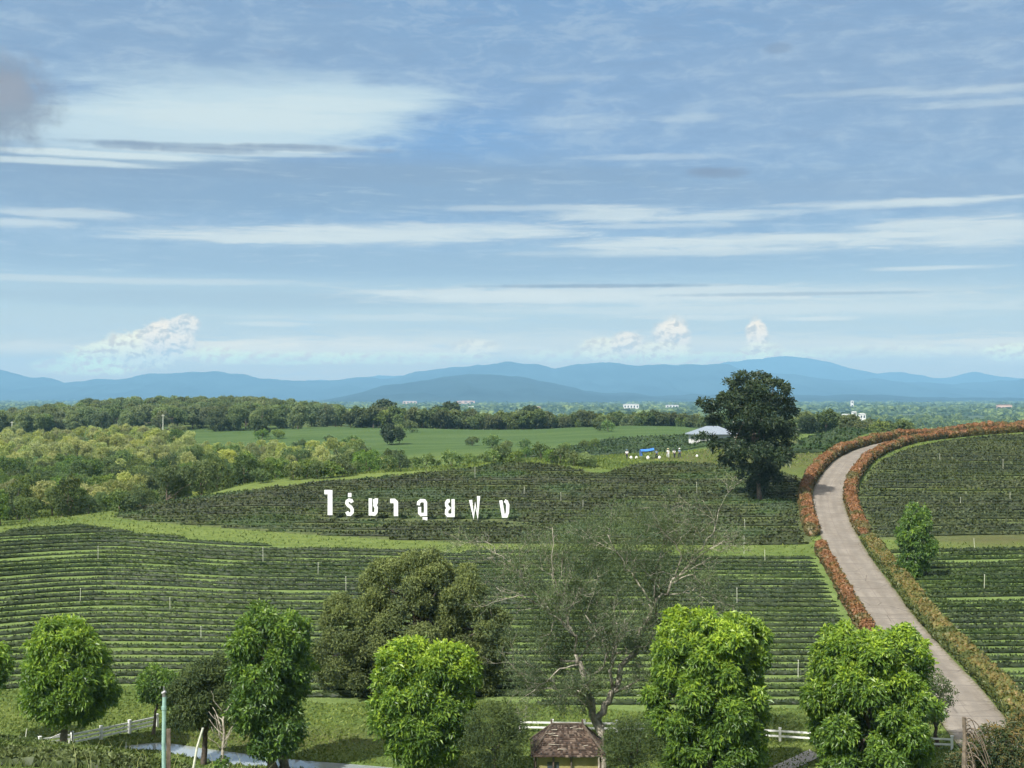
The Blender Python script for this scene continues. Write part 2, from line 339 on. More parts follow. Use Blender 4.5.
M['bark'] = plain_mat('bark', (0.155, 0.125, 0.095), 0.9, 0.15, 0.35, 5.0, 0.03)
M['bark_dark'] = plain_mat('dark_bark', (0.085, 0.068, 0.052), 0.9, 0.15, 0.35, 5.0, 0.03)
M['bark_pale'] = plain_mat('pale_bark', (0.33, 0.30, 0.24), 0.85, 0.2, 0.3, 4.0, 0.02, dirt=(0.14, 0.12, 0.09))
M['white'] = plain_mat('white_paint', (0.80, 0.80, 0.77), 0.5, 0.4, 0.05, 2.0, 0.002, dirt=(0.62, 0.62, 0.56))
M['letter'] = plain_mat('white_letter_paint', (0.80, 0.81, 0.79), 0.5, 0.4, 0.04, 1.0, 0.002)
M['post'] = plain_mat('pale_pipe', (0.55, 0.56, 0.46), 0.6, 0.3, 0.15, 6.0, 0.002)
M['teal'] = plain_mat('pale_teal_pipe', (0.27, 0.42, 0.37), 0.45, 0.4, 0.12, 8.0, 0.002, dirt=(0.20, 0.33, 0.28))
M['concrete_post'] = plain_mat('weathered_concrete', (0.30, 0.29, 0.26), 0.9, 0.2, 0.25, 6.0, 0.01)
M['steel'] = plain_mat('grey_steel', (0.25, 0.25, 0.25), 0.5, 0.5, 0.1, 6.0, 0.002, metallic=0.6)
M['tarp'] = plain_mat('blue_tarpaulin', (0.035, 0.16, 0.50), 0.5, 0.4, 0.2, 3.0, 0.02)
M['sack'] = plain_mat('white_sacks', (0.72, 0.72, 0.66), 0.8, 0.2, 0.12, 6.0, 0.02)
M['wall_white'] = plain_mat('white_wall', (0.68, 0.68, 0.65), 0.8, 0.2, 0.08, 0.8, 0.005)
M['wall_pink'] = plain_mat('salmon_wall', (0.60, 0.42, 0.34), 0.8, 0.2, 0.08, 0.8, 0.005)
M['wall_yellow'] = plain_mat('yellow_wall', (0.27, 0.235, 0.10), 0.8, 0.2, 0.12, 1.5, 0.005)
M['roof_grey'] = plain_mat('pale_blue_grey_roof', (0.20, 0.235, 0.275), 0.5, 0.4, 0.08, 1.5, 0.01)
M['roof_red'] = plain_mat('red_brown_roof', (0.33, 0.15, 0.10), 0.7, 0.3, 0.15, 1.0, 0.01)
M['glass'] = plain_mat('dark_window_glass', (0.05, 0.06, 0.07), 0.15, 0.6, 0.1, 1.0, 0.0)
M['skin'] = plain_mat('skin', (0.33, 0.19, 0.12), 0.6, 0.3, 0.05, 5.0, 0.0)
M['cloth_dark'] = plain_mat('dark_cloth', (0.035, 0.04, 0.055), 0.85, 0.2, 0.2, 8.0, 0.005)
M['cloth_white'] = plain_mat('white_cloth', (0.72, 0.73, 0.74), 0.85, 0.2, 0.08, 8.0, 0.005)
M['cloth_blue'] = plain_mat('blue_grey_cloth', (0.16, 0.24, 0.34), 0.85, 0.2, 0.15, 8.0, 0.005)
M['straw'] = plain_mat('straw', (0.55, 0.47, 0.28), 0.8, 0.2, 0.15, 12.0, 0.005)
M['hill'] = plain_mat('forested_mountain', (0.020, 0.032, 0.034), 1.0, 0.0, 0.5, 0.0012, 20.0)

# ------------------------------------------------------------------ terrain height
cols = np.array([-60, 0, 130, 260, 400, 520, 650, 760, 850, 940, 1024, 1100], float)
T = [  # distance : heights at the columns above (metres relative to the camera)
 (2,   [-2.2]*12),
 (10,  [-5.0]*12),
 (35,  [-9.7, -9.7, -9.8, -10.2, -11, -11, -11, -11, -11, -11, -11, -11]),
 (50,  [-12.9, -13, -13.2, -13.9, -15, -15.5, -15.5, -15.5, -15.5, -15.5, -15, -15]),
 (62,  [-15.2, -15.5, -16.3, -18.0, -19, -19.5, -19.5, -19.5, -19.5, -19.5, -19, -19]),
 (72,  [-18.5, -18.9, -20.0, -21.8, -22, -22, -22, -22, -22, -22, -21.8, -21.5]),
 (84,  [-22.8, -23.3, -24.15, -24.2, -24.3, -24.3, -24.3, -24.3, -24.3, -24.1, -23.8, -23.8]),
 (92,  [-23.6, -24.0, -24.2, -24.2, -24.3, -24.6, -24.6, -24.6, -24.5, -24.3, -24.1, -24.0]),
 (98,  [-23.8, -24.0, -24.2, -24.2, -24.3, -24.5, -24.5, -24.5, -24.5, -24.3, -24.1, -24.0]),
 (110, [-23.8, -23.9, -24.0, -24.0, -24.1, -24.1, -24.1, -24.1, -24.1, -24.1, -24.0, -24.0]),
 (120, [-23.5, -23.5, -23.5, -23.5, -23.6, -23.6, -23.6, -23.6, -23.6, -23.6, -23.5, -23.5]),
 (135, [-22.6, -22.6, -22.6, -22.6, -22.7, -22.7, -22.7, -22.7, -22.7, -22.6, -22.5, -22.5]),
 (150, [-21.4, -21.5, -21.6, -21.6, -21.7, -21.7, -21.7, -21.7, -21.7, -21.6, -21.5, -21.4]),
 (168, [-19.6, -19.8, -20.3, -20.4, -20.6, -20.6, -20.6, -20.6, -20.6, -20.5, -20.4, -20.4]),
 (182, [-18.3, -18.5, -19.0, -19.3, -19.6, -19.6, -19.6, -19.5, -19.4, -19.3, -19.2, -19.2]),
 (195, [-18.6, -18.3, -17.8, -18.0, -18.3, -18.4, -18.4, -18.3, -18.2, -18.1, -18.0, -18.0]),
 (212, [-20.2, -19.6, -16.9, -16.1, -16.4, -16.6, -16.7, -16.6, -16.4, -16.3, -16.3, -16.3]),
 (228, [-21.6, -21.1, -18.6, -14.6, -14.7, -14.7, -14.9, -14.7, -14.4, -14.5, -14.6, -14.6]),
 (245, [-22.0, -21.9, -20.6, -14.6, -13.0, -12.5, -12.7, -12.4, -12.0, -12.5, -12.8, -12.8]),
 (262, [-22.0, -22.0, -21.5, -17.2, -13.8, -11.7, -11.5, -11.1, -10.8, -10.9, -11.2, -11.2]),
 (280, [-22.0, -22.0, -22.0, -19.2, -16.5, -13.0, -11.4, -10.3, -9.9,  -9.5, -9.3, -9.2]),
 (300, [-22.0, -22.0, -22.0, -20.2, -18.8, -15.2, -13.0, -9.9, -9.2, -8.3, -7.6, -7.4]),
 (330, [-21.8, -21.8, -21.8, -20.4, -20.0, -16.3, -14.4, -9.4, -8.8,  -7.7, -6.6, -6.3]),
 (360, [-21.4, -21.4, -21.4, -20.0, -19.3, -15.6, -14.2, -9.6, -9.6, -8.9, -8.2, -8.0]),
 (400, [-21.0, -21.0, -21.0, -19.0, -17.4, -15.3, -13.6, -10.6, -11.5, -12.5, -13, -13]),
 (460, [-19.4, -19.4, -19.0, -16.3, -14.9, -14.3, -12.3, -12.5, -14, -18, -20, -20]),
 (560, [-18.0, -17.6, -15.9, -14.4, -13.4, -13.0, -11.6, -14.5, -18, -26, -30, -30]),
 (600, [-18.0, -17.4, -14.9, -13.8, -14.2, -15.0, -14.0, -17.0, -22, -28, -32, -32]),
 (700, [-19.5, -18.5, -11.0, -10.6, -17, -21, -21, -23, -28, -33, -35, -35]),
 (820, [-21.5, -19.0, -10.6, -10.4, -24, -30, -30, -30, -33, -36, -38, -38]),
 (1000,[-28, -26, -24, -24, -35, -38, -38, -38, -40, -42, -42, -42]),
 (1500,[-45]*12), (40000, [-45]*12)]
tY = np.array([a for a, _ in T], float); tZ = np.array([b for _, b in T], float)
GP = np.arange(-700, 1725, 12.0)
GL = np.linspace(math.log(2), math.log(40000), 1400)
_tmp = np.array([np.interp(GL, np.log(tY), tZ[:, i]) for i in range(len(cols))])          # cols x GL
_g = np.array([np.interp(GP, cols, _tmp[:, j]) for j in range(len(GL))])                   # GL x GP
def _smooth(a, w, axis):
    k = np.hanning(w+2)[1:-1]; k /= k.sum(); pad = w//2
    a = np.apply_along_axis(lambda r: np.convolve(np.pad(r, pad, 'edge'), k, 'valid'), axis, a); return a
_g = _smooth(_smooth(_g, 9, 1), 9, 0)
def zt(x, y):
    x, y = np.broadcast_arrays(np.asarray(x, float), np.asarray(y, float))
    yy = np.clip(y, 14, 39000)
    px = np.clip(CX+F*x/yy, GP[0], GP[-1]-.01); l = np.log(np.maximum(y, 2.01))
    i = np.clip((px-GP[0])/12.0, 0, len(GP)-1.001); j = np.clip((l-GL[0])/(GL[1]-GL[0]), 0, len(GL)-1.001)
    i0 = i.astype(int); j0 = j.astype(int); fi = i-i0; fj = j-j0
    z = (_g[j0, i0]*(1-fi)+_g[j0, i0+1]*fi)*(1-fj)+(_g[j0+1, i0]*(1-fi)+_g[j0+1, i0+1]*fi)*fj
    amp = np.clip((y-100)/20, 0, 1)*np.clip((1500-y)/500, 0, 1)
    z = z+amp*((0.05+0.17*np.clip((y-320)/60, 0, 1))*vn(x/11.0, y/11.0, 4.2)+np.clip((y-300)/300, 0, 1)*1.0*vn(x/60.0, y/60.0, 1.2))
    return z
def zs(x, y): return float(zt(x, y))
_ys = np.exp(np.linspace(math.log(42), math.log(9000), 3000))
def gp(px, py, ymin=42):
    """the point of the terrain seen along one direction from the viewpoint"""
    k = (px-CX)/F; ys = _ys[_ys >= ymin]; z = zt(k*ys, ys); r = (HY-py)/F*ys
    hit = np.nonzero(z >= r)[0]
    Y = ys[hit[0]] if len(hit) else 3000.0
    return np.array([k*Y, Y, zs(k*Y, Y)])
def proj(x, y, z): return CX+F*x/y, HY-F*z/y
def inpoly(px, py, poly):
    px = np.asarray(px); py = np.asarray(py); c = np.zeros(px.shape, bool); n = len(poly)
    for i in range(n):
        x0, y0 = poly[i]; x1, y1 = poly[(i+1) % n]
        if y0 == y1: continue
        c ^= ((y0 > py) != (y1 > py)) & (px < (x1-x0)*(py-y0)/(y1-y0)+x0)
    return c

# field outlines, as seen from the viewpoint; they become land on the terrain at their own distance
P_LOW = [(-190, 560), (-70, 548), (-20, 536), (20, 529), (60, 524), (85, 524), (140, 533), (210, 541), (270, 546), (340, 549), (430, 552), (620, 553), (740, 556), (838, 557), (864, 590), (905, 642), (905, 705), (640, 712), (480, 700), (330, 704), (150, 684), (90, 690), (-70, 690), (-190, 690)]
P_MID = [(112, 517), (124, 511), (150, 506), (200, 498), (256, 489.5), (320, 482.5), (400, 476), (470, 469), (505, 462), (560, 466), (600, 474), (640, 463), (700, 464), (770, 468), (802, 478), (806, 500), (812, 545), (740, 545), (620, 544), (500, 544), (400, 540), (300, 534), (200, 526), (140, 521)]
P_RLOW = [(880, 552), (1090, 548), (1250, 550), (1250, 760), (1090, 740), (1030, 712), (985, 672), (940, 622), (905, 582)]
P_RUP = [(862, 538), (856, 510), (858, 490), (868, 472), (882, 460), (905, 449.5), (940, 442), (1000, 435.5), (1090, 430), (1250, 430), (1250, 542), (1090, 541), (960, 543), (912, 541)]
P_BACK = [(500, 457), (545, 452), (600, 441), (690, 437), (775, 441), (775, 449), (690, 453), (560, 458)]
P_BR = [(770, 462), (800, 440), (870, 424), (900, 424), (860, 436), (825, 452), (812, 466)]
FAR_OK = dict(low=(100, 192), mid=(184, 262), rlow=(100, 190), rup=(184, 320), back=(320, 440), br=(262, 420))

# ------------------------------------------------------------------ ground sheet
us = np.concatenate([np.linspace(-3.0, -0.46, 40, endpoint=False), np.linspace(-0.46, 0.46, 470), np.linspace(0.46, 3.0, 41)[1:]])
ysg = np.concatenate([[-60, -30, -10, 2, 8], np.exp(np.linspace(math.log(14), math.log(85), 90, endpoint=False)), np.exp(np.linspace(math.log(85), math.log(330), 430, endpoint=False)), np.exp(np.linspace(math.log(330), math.log(1200), 160, endpoint=False)), np.exp(np.linspace(math.log(1200), math.log(40000), 90))])
UU, YY = np.meshgrid(us, ysg)
XX = UU*np.maximum(YY, 14.0)
ZZ = zt(XX, YY)
PX, PY = proj(XX, np.maximum(YY, 14), ZZ)
def zone(poly, key): a, b = FAR_OK[key]; return (inpoly(PX, PY, poly) & (YY > a) & (YY < b)).astype(float)
fld = np.maximum.reduce([zone(P_LOW, 'low'), zone(P_RLOW, 'rlow')])
brown = np.maximum.reduce([zone(P_MID, 'mid'), zone(P_RUP, 'rup')*0.8])
dark = np.maximum.reduce([zone(P_BACK, 'back'), zone(P_BR, 'br')])
dry = np.clip(1.3-np.abs(PX-760)/110, 0, 1)*np.clip(1.5-np.abs(YY-272)/28, 0, 1)
dry = np.maximum(dry, np.clip(1-np.abs(PX-1000)/110, 0, 1)*np.clip(1-np.abs(YY-184)/8, 0, 1)*0.8)
dry = np.maximum(dry, np.clip(1-np.abs(PX-270)/190, 0, 1)*np.clip(1-np.abs(YY-99)/4.5, 0, 1)*1.0)
dry = np.clip(dry*1.6, 0, 1)
farf = np.clip((YY-380)/30, 0, 1)*(YY < 620)
_yt = np.interp(PX, [105, 150, 200, 256, 320, 400, 470, 505, 560], [520, 506, 498, 489.5, 482.5, 476, 469, 463, 466])
rim = ((PY < _yt+1) & (PY > _yt-11) & (PX > 108) & (PX < 560) & (YY > 186) & (YY < 262)).astype(float)
lush = np.clip(1-np.abs(YY-186-np.clip((300-PX)/30, 0, 8))/12, 0, 1)*(YY > 170)*(YY < 215)
lush = np.maximum(lush, rim)
nr, nc = XX.shape
idx = np.arange(nr*nc).reshape(nr, nc)
Q = np.stack([idx[:-1, :-1], idx[:-1, 1:], idx[1:, 1:], idx[1:, :-1]], -1).reshape(-1, 4)
gm, N = mat('grassy_ground')
g = N.new('ShaderNodeNewGeometry').outputs['Position']
def A(n): return N.new('ShaderNodeAttribute', attribute_name=n).outputs['Fac']
n1 = N.noise(g, 0.09, 5); n2 = N.noise(g, 0.9, 6, 0.65); n3 = N.noise(g, 5.0, 4, 0.7)
gc = N.mix(N.sm(n2, 0.3, 0.7), (0.082, 0.125, 0.028), (0.130, 0.185, 0.046))
gc = N.mix(N.sm(n1, 0.42, 0.62), gc, N.mix(1.0, gc, (1.22, 1.08, 1.1), 'MULTIPLY'))
gc = N.mix(A('lush'), gc, N.mix(N.sm(n2, 0.3, 0.7), (0.115, 0.160, 0.036), (0.180, 0.225, 0.062)))
gc = N.mix(A('fld'), gc, N.mix(N.sm(n2, 0.3, 0.72), (0.130, 0.188, 0.050), (0.195, 0.258, 0.084)))
gc = N.mix(A('brown'), gc, N.mix(N.sm(n2, 0.3, 0.72), (0.080, 0.098, 0.038), (0.135, 0.160, 0.062)))
gc = N.mix(A('dark'), gc, N.mix(N.sm(n2, 0.3, 0.7), (0.040, 0.066, 0.024), (0.055, 0.085, 0.030)))
mpf = N.new('ShaderNodeMapping'); N.l.new(g, mpf.inputs[0]); mpf.inputs['Scale'].default_value = (0.02, 0.11, 0.02)
nf = N.noise(mpf.outputs[0], 1.0, 6, 0.62)
gc = N.mix(A('farf'), gc, N.mix(N.sm(nf, 0.38, 0.62), (0.060, 0.108, 0.030), (0.088, 0.138, 0.042)))
gc = N.mix(N.m('MULTIPLY', A('dry'), N.sm(n2, 0.25, 0.7, 0.4, 0.85)), gc, N.mix(N.sm(n3, 0.3, 0.7), (0.085, 0.080, 0.030), (0.125, 0.115, 0.050)))
gc = N.mix(N.sm(n3, 0.35, 0.75), N.mix(1.0, gc, (0.72, 0.75, 0.72), 'MULTIPLY'), gc)
gc2 = N.mix(N.sm(N.noise(g, 0.006, 4), 0.42, 0.58), (0.045, 0.068, 0.026), (0.080, 0.105, 0.042))
gc = N.mix(A('plain'), gc, gc2)
N.l.new(bsdf(N, gc, 0.95, 0.12, N.m('ADD', n2, N.m('MULTIPLY', n3, 0.35)), 0.35), N.out.inputs[0])
plainw = np.clip((YY-560)/250, 0, 1)
ground = mk('ground', np.stack([XX, YY, ZZ], -1).reshape(-1, 3), Q, gm, smooth=True,
            extra=dict(fld=fld.ravel(), brown=brown.ravel(), dark=dark.ravel(), dry=dry.ravel(), lush=lush.ravel(), plain=plainw.ravel(), farf=farf.ravel()))
tag(ground, kind='structure')

# ------------------------------------------------------------------ distant mountains
def mountains(name, pts, Yc, depth, seed, rough=1.0):
    px = np.array([p[0] for p in pts], float); py = np.array([p[1] for p in pts], float)
    u = np.linspace(-0.62, 0.62, 900); P_ = CX+F*u
    H = (HY-np.interp(P_, px, py))/F*Yc+45
    H = H+(0.2-np.abs(fbm(u*15000/1100.0, 0.0, seed, 3)))*44*rough*Yc/15000+fbm(u*15000/330.0, 0.0, seed+3, 4)*24*rough*Yc/15000
    t = np.concatenate([np.linspace(0, 1, 26), np.linspace(1.05, 1.6, 8)])
    TT, U = np.meshgrid(t, u, indexing='ij'); HH = np.broadcast_to(H, TT.shape)
    Y = Yc+(TT-1)*depth; Xm = U*Yc
    prof = np.where(TT <= 1, np.clip(TT, 0, 1)**0.9, np.clip(1-(TT-1)*1.7, 0, 1))
    val = fbm(Xm/(depth*.16)+TT*0.6, TT*1.6, seed+5, 5)
    Zm = -50+HH*prof*(1-np.clip(1-TT, 0, 1)*0.85*np.clip(np.abs(val)*2.2, 0, 1))
    Zm[0] = -60
    nr, nc = Zm.shape; ii = np.arange(nr*nc).reshape(nr, nc)
    q = np.stack([ii[:-1, :-1], ii[:-1, 1:], ii[1:, 1:], ii[1:, :-1]], -1).reshape(-1, 4)
    o = mk(name, np.stack([Xm, Y, Zm], -1).reshape(-1, 3), q, M['hill'], smooth=True); tag(o, kind='structure'); return o
mountains('hills', [(-200, 400), (330, 401), (352, 393), (380, 387), (410, 382), (440, 377), (470, 374.5), (500, 375), (530, 379), (560, 385), (600, 391), (650, 394), (700, 392), (760, 394), (1300, 401)], 10000, 2600, 3.1, 1.2)
mountains('mountain_range', [(-400, 374), (-100, 368), (0, 372), (20, 374), (40, 378), (62, 384), (80, 381), (97, 377.5), (115, 380), (150, 373), (185, 371), (215, 370), (256, 373), (300, 376), (345, 378), (380, 378), (420, 372), (460, 366), (512, 363), (535, 365), (555, 368.5), (580, 364), (610, 362), (640, 367), (665, 365), (700, 364.5), (730, 367), (745, 371), (790, 375), (850, 379), (900, 380), (960, 381), (1024, 379), (1100, 372), (1300, 370)], 15500, 3600, 8.4, 1.8)
mountains('far_mountain_range', [(-300, 384), (0, 386), (330, 380), (600, 372), (700, 368), (740, 360), (768, 357), (800, 358.5), (830, 362), (860, 368.5), (878, 374), (900, 373), (930, 378), (955, 376.5), (975, 374.5), (1000, 376), (1024, 377), (1100, 374), (1400, 378)], 20000, 3400, 13.2, 1.8)

# haze over the valley
hm = bpy.data.materials.new('valley_haze'); hm.use_nodes = True; hn = NT(hm.node_tree); hn.n.clear()
ho = hn.new('ShaderNodeOutputMaterial'); pv = hn.new('ShaderNodeVolumePrincipled')
pv.inputs['Color'].default_value = (0.345, 0.70, 1.0, 1); pv.inputs['Density'].default_value = HAZE_D; pv.inputs['Anisotropy'].default_value = 0.0
hn.l.new(pv.outputs[0], ho.inputs['Volume'])
try: hm.cycles.homogeneous_volume = True
except Exception: pass
b = MB(); b.box((0, 10750, 275), (80000, 23500, 650)); hz = b.build('haze', hm); tag(hz, kind='stuff')

# ------------------------------------------------------------------ road
rc = [(1000, 752), (978, 728), (951, 690), (924, 660), (893, 622), (865, 580), (847, 552), (834, 525), (828, 505), (829, 490), (835, 478), (846, 464), (858, 455.5), (878, 447.5), (905, 441), (950, 436), (1000, 432), (1060, 428)]
RP = np.array([gp(*p)[:2] for p in rc])
def catmull(P, step=0.6):
    P = np.asarray(P, float); out = []
    E = np.vstack([2*P[0]-P[1], P, 2*P[-1]-P[-2]])
    for i in range(1, len(E)-2):
        p0, p1, p2, p3 = E[i-1:i+3]
        n = max(2, int(np.linalg.norm(p2-p1)/step)); t = np.linspace(0, 1, n, endpoint=False)[:, None]
        out.append(0.5*((2*p1)+(-p0+p2)*t+(2*p0-5*p1+4*p2-p3)*t**2+(-p0+3*p1-3*p2+p3)*t**3))
    out.append(E[-2][None]); return np.vstack(out)
RC = catmull(RP)
for _ in range(40): RC[1:-1] = (RC[:-2]+2*RC[1:-1]+RC[2:])/4
RT = np.gradient(RC, axis=0); RT /= np.linalg.norm(RT, axis=1)[:, None]
RN = np.stack([RT[:, 1], -RT[:, 0]], 1)               # to the right, looking up the road
RS = np.concatenate([[0], np.cumsum(np.linalg.norm(np.diff(RC, axis=0), axis=1))])
HW = 2.45
offs = np.array([-HW, -HW, -HW*.5, 0, HW*.5, HW, HW])
V = []; UV = []
for k, o_ in enumerate(offs):
    p = RC+RN*o_; z = zt(p[:, 0], p[:, 1])+(0.10 if 0 < k < 6 else -0.30)
    V.append(np.column_stack([p, z])); UV.append(np.column_stack([np.full(len(p), o_), RS]))
V = np.stack(V, 1); UV = np.stack(UV, 1); nr, nc = V.shape[:2]; ii = np.arange(nr*nc).reshape(nr, nc)
q = np.stack([ii[:-1, :-1], ii[:-1, 1:], ii[1:, 1:], ii[1:, :-1]], -1).reshape(-1, 4)
rm, N = mat('concrete_road')
uvn = N.new('ShaderNodeUVMap').outputs[0]; g = N.new('ShaderNodeNewGeometry').outputs['Position']
s3 = N.new('ShaderNodeSeparateXYZ'); N.l.new(uvn, s3.inputs[0])
nA = N.noise(g, 0.35, 6, 0.6); nB = N.noise(g, 3.0, 6, 0.7)
rcx = N.mix(N.sm(nA, 0.3, 0.7), (0.180, 0.157, 0.128), (0.250, 0.222, 0.184))
rcx = N.mix(N.sm(nB, 0.45, 0.8, 0, 0.75), rcx, (0.125, 0.108, 0.088))
rcx = N.mix(N.sm(N.noise(N.xyz(N.m('MULTIPLY', s3.outputs[0], 1.2), N.m('MULTIPLY', s3.outputs[1], 0.10), 0.0), 1.0, 5, 0.6), 0.48, 0.68, 0, 0.6), rcx, (0.15, 0.128, 0.10))
vj = N.m('ABSOLUTE', N.m('SUBTRACT', N.m('FRACT', N.m('DIVIDE', s3.outputs[1], 5.0)), 0.5))
rcx = N.mix(N.sm(vj, 0.482, 0.490), rcx, (0.115, 0.10, 0.085))
uj = N.m('ABSOLUTE', N.m('ADD', s3.outputs[0], N.m('MULTIPLY', N.m('SUBTRACT', nA, 0.5), 0.12)))
rcx = N.mix(N.sm(uj, 0.05, 0.02, 0, 0.5), rcx, (0.12, 0.105, 0.09))
cr = N.new('ShaderNodeTexVoronoi', feature='DISTANCE_TO_EDGE'); N.l.new(g, cr.inputs['Vector']); cr.inputs['Scale'].default_value = 0.22
rcx = N.mix(N.m('MULTIPLY', N.sm(cr.outputs['Distance'], 0.012, 0.004), N.sm(N.noise(g, 0.15, 2), 0.5, 0.6)), rcx, (0.10, 0.085, 0.07))
eg = N.m('ADD', N.m('ABSOLUTE', s3.outputs[0]), N.m('MULTIPLY', N.m('SUBTRACT', nB, 0.5), 2.0))
rcx = N.mix(N.sm(eg, 2.05, 2.5), rcx, (0.13, 0.12, 0.065))
trk = N.m('ABSOLUTE', N.m('SUBTRACT', N.m('ABSOLUTE', s3.outputs[0]), 0.95))
rcx = N.mix(N.sm(trk, 0.55, 0.1, 0, 0.30), rcx, (0.14, 0.125, 0.105))
N.l.new(bsdf(N, rcx, 0.85, 0.25, nB, 0.02), N.out.inputs[0])
tag(mk('road', V.reshape(-1, 3), q, rm, uv=UV.reshape(-1, 2)), kind='structure')

def rowmesh(P2, width, height, ring_step_jit, rng, leaf=0.0, leaf_n=0, mats=None, taper=True, zoff=-0.1, gapn=None, lump=0.0, lump_len=2.0, top_lit_young=0.35, side=0.22):
    """clipped hedge along a ground polyline: rounded body of many small faces plus leaf tufts"""
    P2 = np.asarray(P2, float); n = len(P2)
    Tn = np.gradient(P2, axis=0); Tn /= np.linalg.norm(Tn, axis=1)[:, None]+1e-9; Nn = np.stack([Tn[:, 1], -Tn[:, 0]], 1)
    z0 = zt(P2[:, 0], P2[:, 1])
    prof = np.array([(-0.42, 0), (-0.52, 0.45), (-0.42, 0.85), (-0.15, 1.0), (0.15, 1.0), (0.42, 0.85), (0.52, 0.45), (0.42, 0)])
    hs = np.full(n, height); 
    if gapn is not None: hs = hs*gapn
    if lump: hs = hs*(1-lump+lump*np.abs(np.sin(np.cumsum(np.r_[0, np.linalg.norm(np.diff(P2, axis=0), axis=1)])/lump_len*math.pi+rng.random()*3)+0.3*vn(P2[:, 0]/3, P2[:, 1]/3, 2.2)))
    if taper:
        for q_, f_ in enumerate((.25, .55, .78, .92)):
            if n > 9: hs[q_] *= f_; hs[-1-q_] *= f_
    wk = np.ones(n)
    if n > 9: wk[0] = wk[-1] = .45; wk[1] = wk[-2] = .75; wk[2] = wk[-3] = .92
    J = ring_step_jit
    px_ = prof[:, 0][None]*width*wk[:, None]*(0.75+0.25*hs[:, None]/height)+rng.normal(0, J, (n, 8))
    pz_ = prof[:, 1][None]*hs[:, None]+rng.normal(0, J, (n, 8))*(prof[:, 1] > 0)
    V = np.empty((n, 8, 3)); V[:, :, 0] = P2[:, 0:1]+Nn[:, 0:1]*px_; V[:, :, 1] = P2[:, 1:2]+Nn[:, 1:2]*px_
    V[:, :, :2] += rng.normal(0, J*.6, (n, 8, 2)); V[:, :, 2] = z0[:, None]+zoff+pz_
    i = np.arange(n-1)[:, None]*8; j = np.arange(7)[None]
    Q = np.stack([i+j, i+j+1, i+8+j+1, i+8+j], -1).reshape(-1, 4)
    v = np.clip(rng.random((n, 8))*0.30+0.02+top_lit_young*(prof[:, 1] > .8), 0, 1)  # tops lighter, sides darker: fresh growth, and shade painted into the tea rows
    VV = V.reshape(-1, 3); cap = [list(range(8)), [(n-1)*8+k for k in range(7, -1, -1)]]
    Fs = [Q, np.array(cap)]
    vals = v.ravel()
    if leaf_n:
        k = rng.integers(0, n-1, leaf_n); t = rng.random(leaf_n)[:, None]; s_ = np.where(rng.random(leaf_n) < side, rng.integers(0, 7, leaf_n), rng.integers(2, 5, leaf_n)); r_ = rng.random(leaf_n)[:, None]
        a = V[k, s_]*(1-t)+V[k+1, s_]*t; b_ = V[k, s_+1]*(1-t)+V[k+1, s_+1]*t; c_ = a*(1-r_)+b_*r_
        sz = leaf*(0.6+0.8*rng.random((leaf_n, 1)))
        d1 = rng.normal(0, 1, (leaf_n, 3)); d1 /= np.linalg.norm(d1, axis=1)[:, None]; d1[:, 2] = np.abs(d1[:, 2])*.8+.2
        d2 = np.cross(d1, rng.normal(0, 1, (leaf_n, 3))); d2 /= np.linalg.norm(d2, axis=1)[:, None]+1e-9
        L = np.stack([c_-d1*sz*.2, c_+d1*sz*.4+d2*sz*.35, c_+d1*sz, c_+d1*sz*.4-d2*sz*.35], 1)
        lv = np.clip(rng.random(leaf_n)*0.40+0.05+top_lit_young*((s_ >= 2) & (s_ <= 4)), 0, 1)
        base = len(VV); VV = np.vstack([VV, L.reshape(-1, 3)]); Fs.append(np.arange(leaf_n*4).reshape(-1, 4)+base)
        vals = np.concatenate([vals, np.repeat(lv, 4)])
    return VV, Fs, vals

# ------------------------------------------------------------------ hedges beside the road
def at_s(s0, s1, off, step=0.4):
    s = np.arange(s0, s1, step); x = np.interp(s, RS, RC[:, 0]); y = np.interp(s, RS, RC[:, 1])
    nx = np.interp(s, RS, RN[:, 0]); ny = np.interp(s, RS, RN[:, 1]); wob = 0.15*vn(s/4.0, 1.7)
    return np.column_stack([x+nx*(off+wob), y+ny*(off+wob)])
def s_of(py_, px_=None):      # arc length of the road where it is seen at a given row / column
    z = zt(RC[:, 0], RC[:, 1]); P_ = proj(RC[:, 0], RC[:, 1], z)
    d = np.abs(P_[1]-py_) if px_ is None else np.abs(P_[0]-px_)+np.abs(P_[1]-py_)
    return RS[np.argmin(d)]
hedges = [
 ('left_a', s_of(640), s_of(549), -(HW+0.85), 1.35, 1.25, 'hedge_red', 'low red hedge on the downhill left verge between lower tea rows and road'),
 ('left_b', s_of(537), RS[-1]-1, -(HW+1.0), 1.9, 1.75, 'hedge_red', 'long rust red hedge along the outer left side of the road up to the crest'),
 ('right_a', s_of(537), RS[-1]-1, (HW+0.9), 1.8, 1.6, 'hedge_red', 'rust red hedge on the inner right bend between road and upper tea field'),
 ('right_b', s_of(726), s_of(541), (HW+1.1), 2.1, 1.45, 'hedge_mix', 'thick green and orange hedge along the right verge of the lower road')]
for nm, s0, s1, off, w, h, mt, lab in hedges:
    P2 = at_s(s0, s1, off); L = s1-s0; ss = np.arange(len(P2))*.4
    V, Fs, v = rowmesh(P2, w, h, 0.09, RNG, 0.24, int(L*260), gapn=1+0.20*vn(ss/5.0, off)+0.10*vn(ss/1.2, off), lump=0.30, lump_len=2.1, zoff=0.0, top_lit_young=0.40, side=1.0)
    o = mk('road_hedge', V, Fs, M[mt], v=v); tag(o, lab, 'hedge', 'hedges lining the road')

